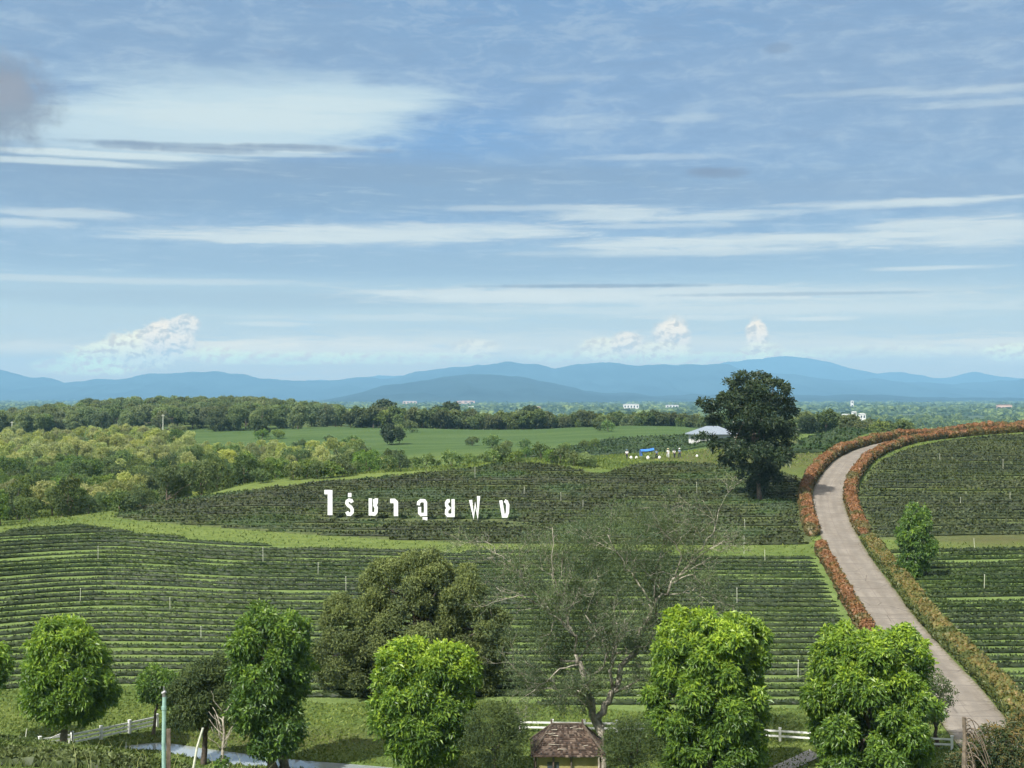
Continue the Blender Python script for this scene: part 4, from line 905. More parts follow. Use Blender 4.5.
# outline of the wood: right limit column for a given distance
def wood_lim(Y): return np.interp(Y, [196, 206, 222, 240, 262, 290, 340, 380, 405, 430, 470, 530, 560], [-45, 20, 128, 215, 315, 388, 405, 390, 335, 215, 190, 185, 60])
def f_wood(r):
    Y = 200+(545-200)*r.random()**0.8; px = r.uniform(-70, 420)
    if px > wood_lim(Y)-4: return None
    return ((px-CX)/F*Y, Y)
pts = poisson(400, f_wood, 5.2, seed=3)
gl, yl = [], []
for p in pts:
    px, py = proj(p[0], p[1], zs(*p)+6)
    yel = (p[1] > 385 and random.random() < .9) or (p[1] > 235 and random.random() < .20)
    if px > 335: yel = yel and random.random() < .35
    (yl if yel else gl).append(p)
near_edge = [p for p in gl if p[1] < 262 or (p[0]/p[1] > -0.15)]
scatter('woodland_tree', pr_green, gl, 'green broad-leaved tree in the wood beyond the tea slope', 'tree', 'green trees of the left wood', .48, .88, 1.3)
scatter('yellowish_tree', pr_yel, yl, 'yellowish flowering tree in the wood beyond the tea slope', 'tree', 'yellowish trees of the left wood', .5, .82, 0.8)
print('wood', len(gl), len(yl))
# rubber-like plantation on the left ridge
def f_rdg(r):
    Y = r.uniform(585, 790); px = r.uniform(-70, 352)
    if Y < 600 and px > 300: return None
    if px > 345-max(0, (Y-600))*0.05: return None
    return ((px-CX)/F*Y, Y)
pts = poisson(230, f_rdg, 6.6, seed=5)
scatter('plantation_tree', pr_rdg, pts, 'dark green tree of the dense plantation on the far left ridge', 'tree', 'plantation trees on the left ridge', .82, 1.02, 1.6)
# low bushes edging the woods and the middle field
bush_px = [(470, 462, 0), (500, 460, 0), (484, 452, 0)]
eb = []
for (x0, y0, x1, y1, n) in [(112, 513, 256, 482, 15), (256, 482, 420, 469, 12), (420, 468, 520, 460, 9), (300, 545, 300, 545, 0), (520, 459, 600, 468, 7), (560, 452, 600, 449, 3)]:
    for i in range(n):
        t = (i+.5)/max(n, 1); q_ = gp(x0+(x1-x0)*t+random.uniform(-4, 4), y0+(y1-y0)*t+random.uniform(-1.5, 2)); eb.append((q_[0], q_[1]))
scatter('leafy_bush', pr_bush, eb, 'low leafy bush on the grassy edge above the letters field', 'bush', 'bushes edging the letters field', .55, 1.0, .3)
eb = []
for (px, py) in [(262, 440), (278, 439), (398, 434), (410, 433), (300, 452), (600, 431), (608, 432), (472, 446), (492, 448), (506, 452), (524, 449), (330, 446), (350, 450)]:
    q_ = gp(px, py, 330); eb.append((q_[0], q_[1]))
scatter('leafy_bush', pr_bush, eb, 'rounded bush dotted about the bright far field', 'bush', 'bushes about the far field', .9, 1.6, .3)
# distinct trees beyond the far field
pr_pl = [proto('valley_tree', M['plain_tree'], 11, 5.0, kd, 110+i, 500, 5, 1.0, .6) for i, kd in enumerate(('round', 'loose', 'round', 'tall', 'round'))]
pr_dark = proto('dark_tree', M['bigtree'], 11, 5.6, 'round', 130, 900, 5, .8, .45)
def single(name, me, px, Y, s, label):
    x = (px-CX)/F*Y; o = obj(name, me, None, (x, Y, zs(x, Y)-.5)); o.scale = (s, s, s*.95); o.rotation_euler = (0, 0, px); tag(o, label, 'tree'); return o
single('dark_tree', pr_dark, 392, 445, .66, 'dark rounded tree standing in the bright far field')
single('dark_tree', pr_dark, 884, 560, 1.05, 'dark dome-shaped tree behind the crest right of the white buildings')
single('dark_tree', pr_dark, 262, 520, .5, 'small dark tree at the near corner of the bright far field')
single('dark_tree', pr_dark, 384, 640, 1.3, 'broad dark-topped tree right of the left ridge plantation')
single('dark_tree', pr_dark, 446, 610, 1.15, 'dense dark green tree in the tree line behind the bright far field')
single('dark_tree', pr_dark, 528, 610, 1.1, 'bluish dark tree in the tree line behind the centre of the far field')
single('dark_tree', pr_dark, 808, 430, .62, 'dark bush-like tree right of the lone tall tree')
single('feathery_bamboo', pr_yel[1], 905, 600, 1.35, 'tall pale green bamboo clump right of the dark dome-shaped tree')
# tree line and valley trees
def f_val(r):
    Y = 585+(1150-585)*r.random()**1.3; px = r.uniform(-60, 1090)
    if px < 360 and Y < 1e9: return None
    if px > 690 and px < 1090 and Y < 520: return None
    return ((px-CX)/F*Y, Y)
pts = poisson(150, f_val, 9.5, seed=8)
rowp = []
for i in range(105):
    px = 352+i*3.6+random.uniform(-2, 2); Y = 575+random.uniform(0, 28)+(8 if px > 600 else 0); rowp.append(((px-CX)/F*Y, Y))
for i in range(40):
    px = 795+i*7.2+random.uniform(-3, 3); Y = random.uniform(440, 560); rowp.append(((px-CX)/F*Y, Y))
scatter('valley_tree', pr_pl, rowp+pts, 'green tree in the long tree line on the valley floor', 'tree', 'trees of the valley tree line', .45, 0.85, .5)

# far woods of the plain: one mass
def puff(seed, n=70):
    rng = np.random.default_rng(seed); i = np.arange(n)+.5; ph = np.arccos(1-i/n); th = math.pi*(1+5**.5)*i
    D = np.stack([np.cos(th)*np.sin(ph), np.sin(th)*np.sin(ph), np.cos(ph)*.9], 1)*(0.85+.3*rng.random((n, 1)))
    r = .20+.14*rng.random((n, 1)); a = rng.normal(0, 1, (n, 3)); a /= np.linalg.norm(a, axis=1)[:, None]; b2 = np.cross(a, rng.normal(0, 1, (n, 3))); b2 /= np.linalg.norm(b2, axis=1)[:, None]
    V = np.stack([D-a*r, D-b2*r, D+a*r, D+b2*r], 1).reshape(-1, 3); return V, np.arange(n*4).reshape(-1, 4)
puffs = [puff(i) for i in range(6)]+[puff(10+i, 26) for i in range(4)]
rng = np.random.default_rng(77); VV, FF, vv = [], [], []; n0 = 0
def add_puff(x, y, rx, rz, z, pi):
    global n0
    V, Q_ = puffs[pi]; a = rng.random()*6.28; ca, sa = math.cos(a), math.sin(a)
    W_ = V.copy(); W_[:, 0] = (V[:, 0]*ca-V[:, 1]*sa)*rx+x; W_[:, 1] = (V[:, 0]*sa+V[:, 1]*ca)*rx+y; W_[:, 2] = V[:, 2]*rz+z
    VV.append(W_); FF.append(Q_+n0); n0 += len(V); vv.append(np.clip(np.full(len(V), rng.random()*.75+.1)+rng.normal(0, .06, len(V)), 0, 1))
cnt = 0
for _ in range(60000):
    Y = 700*math.exp(rng.random()*math.log(2600/700)); u = rng.uniform(-.42, .42)
    if u*F+CX < 352 and Y < 1100: continue
    x = u*Y
    if fbm(x/110.0, Y/260.0, 2.2, 3) < -0.16-0.10*(rng.random()): continue
    if Y < 1150 and rng.random() < .5: continue
    s = rng.uniform(3.5, 7.0); add_puff(x, Y, s, s*rng.uniform(.9, 1.5), (zs(x, Y) if Y < 1400 else -45.0)+s*.5, rng.integers(0, 6)); cnt += 1
    if cnt > 9500: break
for _ in range(13000):
    Y = 2500*math.exp(rng.random()*math.log(11000/2500)); u = rng.uniform(-.42, .42); x = u*Y
    if fbm(x/300.0, Y/800.0, 6.2, 3) < -0.28: continue
    s = rng.uniform(9, 20); add_puff(x, Y, s*1.5, s*rng.uniform(.7, 1.0), -46, rng.integers(6, 10))
wd = mk('far_woods', np.concatenate(VV), np.concatenate(FF), M['plain_tree'], v=np.concatenate(vv)); tag(wd, kind='stuff'); tag(wd, 'woods and tree belts fading into haze across the plain', 'woodland')

# ------------------------------------------------------------------ sign letters
LET = [
 ('tall letter with a flag at its top left, first of the white field letters', [([(330.1, 490.2), (330.1, 515)], 4.2), ([(324.4, 492.1), (330.6, 492.1)], 3.8)]),
 ('S-like curled letter with a tick above it among the white field letters', [([(352.3, 502.5), (351.3, 500.6), (349, 500), (347.2, 501.2), (346.9, 503.4), (348.3, 505.4), (351, 507.3), (352.3, 509.6), (352.1, 512.4), (350.2, 514.3), (348, 514), (346.8, 511.6)], 2.9), ([(349.8, 493), (349.8, 497)], 3.1)]),
 ('white field letter like a U with a notched right arm', [([(370.4, 498.4), (370.4, 513.8), (374.6, 513.9), (376, 512), (376.2, 507.5), (374.9, 505.2), (376.3, 502.5), (376.4, 498.4)], 3.0), ([(373.9, 499.2), (374.4, 503.6)], 1.8)]),
 ('white field letter of one stem with a short bar to the left', [([(390.2, 500.9), (394.2, 500.9), (396, 502.6), (396, 516)], 3.8)]),
 ('arch-like white field letter with a small hook hanging under its right foot', [([(418.4, 505.2), (418.7, 502.2), (420.8, 500.6), (424.3, 500.7), (425.6, 502.6), (425.6, 514.3), (421.2, 514.6), (419.6, 513), (419.6, 507)], 2.8), ([(422.6, 518.4), (426.2, 518.4), (426.2, 521.6)], 2.2)]),
 ('white field letter like a B turned round, flat stem on its right', [([(449.8, 500.7), (447.6, 501), (446.6, 502.8), (446.8, 505.8), (448.8, 508), (446.7, 510.2), (446.6, 513.6), (448, 515.3), (453.1, 515.3), (453.1, 499.2)], 2.9)]),
 ('W-shaped white field letter with a tall right arm', [([(470.6, 500), (473.6, 516.4), (475.2, 504.5), (477.6, 516.4), (478.6, 496.2)], 2.9)]),
 ('slanting white field letter like a closed V, last on the right', [([(500.8, 500.4), (503.4, 516), (506.2, 516), (507.5, 512.5), (507.8, 505), (506.6, 501.8), (504.6, 500.6)], 2.9)])]
def ribbon(P_, w, y0, y1):
    P_ = np.asarray(P_, float); n = len(P_); T_ = np.diff(P_, axis=0); T_ /= np.linalg.norm(T_, axis=1)[:, None]
    Nn = np.stack([-T_[:, 1], T_[:, 0]], 1); M_ = np.vstack([Nn[0], (Nn[:-1]+Nn[1:]), Nn[-1]]); M_ /= np.linalg.norm(M_, axis=1)[:, None]
    cs = np.ones(n); cs[1:-1] = np.clip((M_[1:-1]*Nn[:-1]).sum(1), .55, 1); O = M_*(w/2/cs)[:, None]
    L_, R_ = P_+O, P_-O
    V = np.array([(p[0], y, p[1]) for y in (y0, y1) for p in np.vstack([L_, R_])]); a = 2*n; Q_ = []
    for i in range(n-1):
        Q_ += [(i, i+1, n+i+1, n+i), (a+i, a+n+i, a+n+i+1, a+i+1), (i, a+i, a+i+1, i+1), (n+i, n+i+1, a+n+i+1, a+n+i)]
    Q_ += [(0, n, a+n, a), (n-1, a+n-1, a+2*n-1, 2*n-1)]
    return V, Q_
for i, (lab, strokes) in enumerate(LET):
    xs = [p[0] for s_ in strokes for p in s_[0]]; xc = (min(xs)+max(xs))/2; bot = max(p[1] for s_ in strokes for p in s_[0])
    Y = LETY; k = Y/F; x0 = (xc-CX)*k
    rt = empty('sign_letter', (x0, Y, zs(x0, Y))); tag(rt, lab, 'letter', 'white letters standing in the tea field')
    mb = MB()
    for j, (P_, w) in enumerate(strokes):
        V, Q_ = ribbon([((p[0]-xc)*k, (HY-p[1])*k-rt.location[2]) for p in P_], w*k*1.13, -.12-.004*j, .12+.004*j); mb.add(V, Q_)
    mb.build('letter_face', M['letter'], rt)
    zb = (HY-bot)*k-rt.location[2]; lowp = [p[0] for s_ in strokes for p in s_[0] if p[1] > bot-3.2]; lc = ((min(lowp)+max(lowp))/2-xc)*k; hw_ = max((max(lowp)-min(lowp))/2*k, .12)
    for s_ in (-1, 1):
        mb = MB(); mb.tube([(lc+s_*hw_, .2, -.4), (lc+s_*hw_, .2, zb+.35)], .045, 6); mb.build('leg', M['steel'], rt)

# ------------------------------------------------------------------ stakes in the tea fields
stk = [(263, 561), (548, 553), (430, 567), (155, 567), (318, 573), (205, 574), (98, 560), (229, 591), (80, 600), (137, 615), (201, 640), (66, 624), (330, 642), (298, 607), (170, 610), (25, 570), (270, 664),
       (777, 592), (737, 604), (778, 640), (798, 675), (752, 580), (765, 560), (991, 574), (984, 590), (1018, 612), (975, 548), (983, 536), (960, 505), (934, 487), (1003, 468), (905, 470), (940, 460), (885, 515), (1010, 500),
       (417, 487), (475, 477), (480, 509), (561, 500), (523, 478), (583, 508), (697, 470), (697, 492), (540, 480), (524, 494), (610, 490), (790, 466), (744, 552), (346, 592), (820, 640), (745, 528), (640, 520)]
for i, (px, py) in enumerate(stk):
    if i % 2 and (px, py) != (744, 552): continue
    q_ = gp(px, py+2); h = 1.35 if i % 3 else 1.8
    if (px, py) == (744, 552): h = 2.2
    mb = MB(); lx = RNG.normal(0, .06); mb.tube([(0, 0, -.3), (lx, 0, h)], .026, 6); mb.tube([(lx, 0, h), (lx, 0, h+.08)], .05, 6)
    o = mb.build('sprinkler_pipe', M['post'], loc=tuple(q_)); tag(o, 'thin pale sprinkler pipe standing among the tea hedge rows', 'pipe', 'sprinkler pipes in the tea fields')

# ------------------------------------------------------------------ white rail fences
def fence(label, pts, Ypost, rails=(0.22, 0.48, 0.74), sp=2.5, group='white rail fences'):
    A_ = np.array(pts, float); rt = empty('rail_fence', (A_[0][0], A_[0][1], zs(A_[0][0], A_[0][1]))); tag(rt, label, 'fence', group)
    o0 = np.array(rt.location); S = np.r_[0, np.cumsum(np.linalg.norm(np.diff(A_, axis=0), axis=1))]; n = int(S[-1]/sp)
    s = np.linspace(0, S[-1], n+1); P_ = np.stack([np.interp(s, S, A_[:, 0]), np.interp(s, S, A_[:, 1])], 1); zz = zt(P_[:, 0], P_[:, 1])
    for i in range(n+1):
        mb = MB(); ang = math.atan2(*(P_[min(i+1, n)]-P_[max(i-1, 0)])[::-1]); c_ = (P_[i, 0]-o0[0], P_[i, 1]-o0[1], zz[i]-o0[2]+.37)
        mb.box(c_, (.17, .17, 1.10), ang); mb.box((c_[0], c_[1], c_[2]+.57), (.21, .21, .05), ang); mb.build('post', M['white'], rt)
    for h in rails:
        mb = MB()
        for i in range(n):
            a, b2 = np.array([*P_[i], zz[i]+h])-o0, np.array([*P_[i+1], zz[i+1]+h])-o0
            d_ = b2-a; L = np.linalg.norm(d_[:2]); ux = d_/np.linalg.norm(d_); uy = np.array([-ux[1], ux[0], 0]); a2 = a+ux*.086; b3 = b2-ux*.086
            V = [p+uy*sy*.03+np.array([0, 0, sz*.060]) for p in (a2, b3) for sy in (-1, 1) for sz in (-1, 1)]
            mb.add(V, [(0, 1, 3, 2), (4, 6, 7, 5), (0, 4, 5, 1), (2, 3, 7, 6), (1, 5, 7, 3), (0, 2, 6, 4)])
        mb.build('rail', M['white'], rt)
def wp(px, Y): return ((px-CX)/F*Y, Y)
fence('white three-rail fence behind the round tree at the lower left', [wp(40, 95), wp(62, 96), wp(110, 99), wp(157, 102)], 100, sp=2.0)
fence('long white rail fence partly hidden behind the pavilion and the bright trees', [wp(520, 101.5), wp(660, 101), wp(790, 99), wp(880, 97.5), wp(952, 96)], 100, rails=(0.36, 0.72), sp=2.2)
# small curved rail beside the left fence
mb = MB(); q_ = base_at(52, 95.5)
tt = np.linspace(0, 1, 12); mb.tube(np.stack([-1.0+2.4*tt, 0*tt, 0.2+1.0*np.sin(tt*1.5)], 1), .035, 6); mb.tube([(1.4, 0, -.3), (1.4, 0, 1.2)], .035, 6); mb.tube([(-1.0, 0, -.3), (-1.0, 0, .2)], .035, 6)
tag(mb.build('curved_handrail', M['steel'], loc=q_), 'thin curved grey handrail left of the trunk of the round tree', 'handrail')

# ------------------------------------------------------------------ pond
zp = -24.30
outl = [(112, 748), (140, 744), (160, 742.5), (176, 744), (205, 748.5), (240, 753), (275, 757.5), (310, 761), (350, 764), (392, 767.5), (400, 771), (360, 771.5), (310, 770), (270, 768), (235, 765), (205, 761), (182, 756), (160, 751), (130, 750)]
Pp = np.array([((px-CX)*(zp*F/(HY-py))/F, zp*F/(HY-py), zp) for px, py in outl])
wm, N = mat('pond_water'); g = N.new('ShaderNodeNewGeometry').outputs['Position']
N.l.new(bsdf(N, (0.26, 0.29, 0.29), 0.05, 0.5, N.noise(g, 2.5, 3), 0.01), N.out.inputs[0])
N.n['Principled BSDF'].inputs['IOR'].default_value = 1.6
N.n['Principled BSDF'].inputs['Specular IOR Level'].default_value = 1.0
# bank cut: lower the ground under the water
gv = np.empty(len(ground.data.vertices)*3, np.float32); ground.data.vertices.foreach_get('co', gv); gv = gv.reshape(-1, 3)
pin = inpoly(gv[:, 0], gv[:, 1], [(p[0], p[1]) for p in Pp]); gv[pin, 2] = np.minimum(gv[pin, 2], zp-.35)
near = (gv[:, 1] > 80) & (gv[:, 1] < 106) & (gv[:, 0] > -36) & (gv[:, 0] < -4) & ~pin
gv[near, 2] = np.maximum(gv[near, 2], zp+.06)
ground.data.vertices.foreach_set('co', gv.ravel()); ground.data.update()
pc = Pp.mean(0)
n = len(Pp); big = Pp.copy(); big[:, :2] = pc[:2]+(Pp[:, :2]-pc[:2])*1.0
seg_n = 10; mid = n//2
Vp = list(map(tuple, Pp)); tag(mk('water', Vp, np.array([list(range(n))][::-1]), wm), kind='structure')

# gravel path at the foot of the slope
gpth = plain_mat('gravel', (0.33, 0.31, 0.28), .95, .1, .25, 6.0, .02)
xs_ = np.linspace(0, 1, 14); Pg = np.stack([np.interp(xs_, [0, 1], [(742-CX)/F*88, (812-CX)/F*97]), np.interp(xs_, [0, 1], [88, 96])], 1)
V = []; 
for p in Pg: V += [(p[0]-.2, p[1]+.9, zs(p[0]-.2, p[1]+.9)+.05), (p[0]+.2, p[1]-.9, zs(p[0]+.2, p[1]-.9)+.05)]
tag(mk('path', V, np.array([(2*i, 2*i+1, 2*i+3, 2*i+2) for i in range(13)]), gpth), kind='structure')

# ------------------------------------------------------------------ pavilion with hip roof
Yh = 86.0; bx, by, bz = base_at(567, Yh); kx = Yh/F
rt = empty('pavilion', (bx, by, bz)); tag(rt, 'small pavilion with brown hipped shingle roof and yellow walls', 'pavilion')
ze = (HY-757)*(Yh-2)/F-bz; zr = (HY-725)*kx-bz; hwid = 2.25; hd = 2.0; rl = 0.95
ov = MB(); nrow = 17
for k in range(nrow):                      # courses of shingles, each lapping over the next
    t0, t1 = k/nrow, (k+1)/nrow
    for side in range(4):
        def ring(t, lift):
            wx = hwid+(rl-hwid)*t; wy = hd*(1-t)+0.03; z = ze+(zr-ze)*t+lift
            return [(-wx, -wy, z), (wx, -wy, z), (wx, wy, z), (-wx, wy, z)]
        a, b2 = ring(t0, .05), ring(t1, 0.0); i, j = side, (side+1) % 4
        nseg = 26; 
        for s_ in range(nseg):
            f0, f1 = s_/nseg, (s_+1)/nseg; lf = RNG.normal(0, .012)
            def L_(p, q2, f): return np.array(p)*(1-f)+np.array(q2)*f
            P4 = [L_(a[i], a[j], f0), L_(a[i], a[j], f1), L_(b2[i], b2[j], f1), L_(b2[i], b2[j], f0)]
            P4[0] = P4[0]+np.array([0, 0, lf]); P4[1] = P4[1]+np.array([0, 0, lf])
            ov.add(P4+[P4[0]-np.array([0, 0, .06]), P4[1]-np.array([0, 0, .06])], [(0, 1, 2, 3), (0, 4, 5, 1)], v=RNG.random())
shm = leaf_mat('brown_roof_shingles', (0.034, 0.025, 0.021), (0.062, 0.043, 0.036), (0.14, 0.110, 0.095), 0, .85, .2, 0)
roof = ov.build('roof', shm, rt)
rc_ = MB(); rc_.tube([(-rl, 0, zr+.06), (rl, 0, zr+.06)], .09, 7)
for sx in (-1, 1):
    for sy in (-1, 1): rc_.tube([(sx*rl, 0, zr+.05), (sx*hwid, sy*(hd+.03), ze+.08)], .07, 6)
rc_.build('ridge_cap', M['bark_dark'], roof)
fin = MB(); fin.box((-rl, 0, zr+.2), (.12, .12, .3)); fin.box((rl, 0, zr+.2), (.12, .12, .3)); fin.build('finial', M['bark_dark'], roof)
ww = MB(); ww.box((0, 0, (ze-.02)/2), (hwid*2-.9, hd*2-.9, ze-.02)); ww.build('wall', M['wall_yellow'], rt)
for sx in (-1, -.45, .1, 1):
    for sy in (-1, 1):
        mb = MB(); mb.tube([(sx*(hwid-.3), sy*(hd-.28), -.3), (sx*(hwid-.3), sy*(hd-.28), ze+.02)], .06, 8); mb.build('post', M['bark_dark'], rt)
mb = MB(); mb.box((-.9, -(hd-.45)-.003, ze*.5), (.7, .06, ze*.7)); mb.build('window', M['glass'], rt)
# fallen branches lying on the roof
rng = np.random.default_rng(3)
for q_ in range(9):
    t = rng.random()*.8+.1; x = rng.uniform(-1.4, 1.6)*(1-t*.5); wy = hd*(1-t); z = ze+(zr-ze)*t+.12
    d_ = np.array([rng.uniform(-.9, .9), rng.uniform(-.15, .15), 0]); d_[2] = -(-d_[1])*(zr-ze)/hd
    mb = MB(); mb.tube(limb((0, 0, 0), d_, 5, .1, rng), np.linspace(.03, .012, 5), 4)
    tag(mb.build('fallen_twig', M['bark_pale'], loc=(bx+x, by-wy, bz+z)), 'dry fallen twig lying on the brown pavilion roof', 'twig', 'dry twigs on the pavilion roof')

# ------------------------------------------------------------------ hilltop house
def hip_house(name, label, px, Y, w, d_, hw_, hr, wallm, roofm, wins=3, ov_=.6, rz=0.0, dz=0.0):
    x = (px-CX)/F*Y; z = zs(x, Y)+dz; rt = empty(name, (x, Y, z), rz); tag(rt, label, 'house')
    mb = MB(); mb.box((0, 0, hw_/2-.3), (w, d_, hw_+.6)); mb.build('wall', wallm, rt)
    a, b2 = w/2+ov_, d_/2+ov_; r = max(.3, w/2-d_/2); z0 = hw_+.02
    V = [(-a, -b2, z0), (a, -b2, z0), (a, b2, z0), (-a, b2, z0), (-r, 0, z0+hr), (r, 0, z0+hr), (-a, -b2, z0-.15), (a, -b2, z0-.15), (a, b2, z0-.15), (-a, b2, z0-.15)]
    mb = MB(); mb.add(V, [(0, 1, 5, 4), (2, 3, 4, 5), (6, 7, 1, 0), (7, 8, 2, 1), (8, 9, 3, 2), (9, 6, 0, 3), (9, 8, 7, 6)], [(1, 2, 5), (3, 0, 4)]); mb.build('roof', roofm, rt)
    for i in range(wins):
        xx = -w/2+w*(i+.5)/wins
        f_ = MB(); f_.box((xx, -d_/2-.01, hw_*.55), (w/wins*.42, .08, hw_*.4)); fo = f_.build('window', M['white'], rt)
        p_ = MB(); p_.box((xx, -d_/2-.045, hw_*.55), (w/wins*.36, .06, hw_*.34)); p_.build('pane', M['glass'], fo)
    return rt
hip_house('house', 'white house with pale grey hipped roof behind the lone tall tree', 712, 345, 10.0, 7, 2.3, 1.9, M['wall_white'], M['roof_grey'], 3, .8, .12)
def block(label, px, Y, w, d_, h, wallm, roofm, nf, nc_, cat='building', parap=.4):
    x = (px-CX)/F*Y; z = zs(x, Y); rt = empty('building', (x, Y, z)); tag(rt, label, cat)
    mb = MB(); mb.box((0, 0, h/2-1), (w, d_, h+2)); mb.build('wall', wallm, rt)
    mb = MB(); mb.box((0, 0, h+parap/2+.003), (w+1.4, d_+1.4, parap)); mb.box((0, 0, h+parap+.3), (w*.8, d_*.6, .55)); mb.build('roof', roofm, rt)
    for i in range(nf):
        for j in range(nc_):
            p_ = MB(); p_.box((-w/2+w*(j+.5)/nc_, -d_/2-.03, h*(i+.55)/nf), (w/nc_*.5, .08, h/nf*.42)); p_.build('window', M['glass'], rt)
block('white two-storey building with a broad roof on the central plain', 631, 3500, 38, 20, 24, M['wall_white'], M['wall_white'], 2, 5)
block('long low white building on the plain left of the centre', 475, 4000, 50, 24, 14, M['wall_white'], M['wall_white'], 1, 5)
block('pale yellow building among trees on the central plain', 536, 2900, 20, 12, 22, M['wall_yellow'], M['wall_pink'], 2, 3)
block('white block between the lone tree and the dark dome-shaped tree', 846, 2100, 12, 12, 17, M['wall_white'], M['wall_white'], 2, 3)
block('narrow white block in the middle of the white cluster', 854, 2095, 6, 8, 21, M['wall_white'], M['wall_white'], 3, 1)
block('white block at the right end of the white cluster', 862, 2105, 9, 10, 18, M['wall_white'], M['wall_white'], 2, 2)
block('low white block at the left end of the white cluster', 838, 2090, 10, 10, 14, M['wall_white'], M['roof_grey'], 1, 3)
block('slim white tower far out on the plain', 852, 4300, 8, 8, 30, M['wall_white'], M['wall_white'], 3, 1)
block('salmon walled building far right on the plain', 1004, 3600, 36, 16, 22, M['wall_pink'], M['roof_red'], 1, 4)
block('pinkish town block at the foot of the mountains', 466, 6000, 75, 40, 24, M['wall_pink'], M['wall_pink'], 2, 3)
block('wide pale town block at the foot of the mountains', 410, 6100, 60, 40, 22, M['wall_pink'], M['wall_white'], 2, 4)
block('pale block low on the plain right of the centre', 672, 3900, 34, 14, 20, M['wall_white'], M['roof_grey'], 2, 4)
# power poles
for px, Y, h in ((163, 575, 8.0), (12, 575, 7), (358, 598, 8), (417, 590, 8.2), (483, 590, 7), (544, 588, 7.5), (735, 330, 5)):
    x, y, z = base_at(px, Y); rt = empty('power_pole', (x, y, z)); tag(rt, 'pale concrete power pole at the far edge of the fields', 'pole', 'power poles beyond the fields')
    mb = MB(); mb.tube([(0, 0, -.5), (0, 0, h)], (.20, .13), 8); mb.build('pole', M['post'], rt)
    mb = MB(); mb.box((0, -.16, h-.5), (1.6, .1, .12)); mb.build('crossarm', M['post'], rt)

# ------------------------------------------------------------------ near post, leaning stick, grass
x, y, z = base_at(164, 40); rt = empty('pipe_riser', (x, y, z)); tag(rt, 'pale teal plastic pipe riser at the lower left', 'pipe')
zt_ = (HY-697)*40/F-z
mb = MB(); mb.tube([(0, 0, -.3), (-.01, 0, zt_*.5), (0.01, 0, zt_)], .058, 10); mb.tube([(0, 0, zt_*.86), (0, 0, zt_*.9)], .072, 10); mb.build('pipe', M['teal'], rt, smooth=False)
mb = MB(); mb.tube([(0, 0, zt_), (0, 0, zt_+.10)], .05, 8); mb.tube([(-.05, 0, zt_+.10), (.05, 0, zt_+.16)], .05, 7); mb.tube([(0, 0, zt_+.10), (0, 0, zt_+.30)], .022, 6); mb.build('sprinkler_head', M['steel'], rt)
x, y, z = base_at(168.5, 40.3); mb = MB(); hh = (HY-729)*40.3/F-z
mb.box((0, 0, hh/2-.15), (.115, .10, hh+.3), .2); tag(mb.build('wooden_post', M['bark'], loc=(x, y, z)), 'grey weathered wooden post tied behind the teal pipe', 'post')
x, y, z = base_at(192, 44); mb = MB(); k = 44/F
mb.tube([((188-192)*k, 0, -.4), ((197-192)*k, 0, (HY-748)*k-z), ((203-192)*k, 0, (HY-728)*k-z)], (.042, .038, .035), 7)
tag(mb.build('leaning_stick', M['post'], loc=(x, y, z)), 'thin pale leaning stick right of the teal pipe', 'stick')
for (px, py, dx, hh) in ((24, 744, 4, 1.5), (67, 758, 2, 1.1), (126, 756, 0, 1.3)):
    q_ = gp(px, py, 44); mb = MB(); mb.tube([(0, 0, -.3), (dx*.05, 0, hh*.7)], .035, 6); tag(mb.build('short_stake', M['post'], loc=tuple(q_)), 'short pale stake among the near knoll tea bushes', 'stake', 'stakes on the near knoll')
rng = np.random.default_rng(12); VV, QQ, v_ = [], [], []; n0 = 0
for i in range(2600):
    Y = rng.uniform(44, 63); px = rng.uniform(-30, 330); x = (px-CX)/F*Y; z = zs(x, Y)
    tall = rng.random() < .025; h = rng.uniform(.9, 1.7) if tall else rng.uniform(.2, .5); w = .012 if tall else .022
    a = rng.random()*6.28; bd = rng.uniform(.2, .6)*h; t = np.linspace(0, 1, 5)[:, None]; d_ = np.array([math.cos(a), math.sin(a)*.5, 0]); s_ = np.array([1, 0, 0])
    C_ = np.array([x, Y, z])+np.array([0, 0, 1])*h*t*(1-.25*t)+d_*bd*t**2; ww_ = w*(1-t*.9)
    V = np.stack([C_-s_*ww_, C_+s_*ww_], 1).reshape(-1, 3); VV.append(V); QQ.append(np.array([(2*j, 2*j+1, 2*j+3, 2*j+2) for j in range(4)])+n0); n0 += 10; v_.append(np.full(10, .95 if tall else rng.random()*.6))
o = mk('grass', np.concatenate(VV), np.concatenate(QQ), M['grassblade'], v=np.concatenate(v_)); tag(o, 'tall wispy grass over the near knoll', 'grass', kind='stuff')
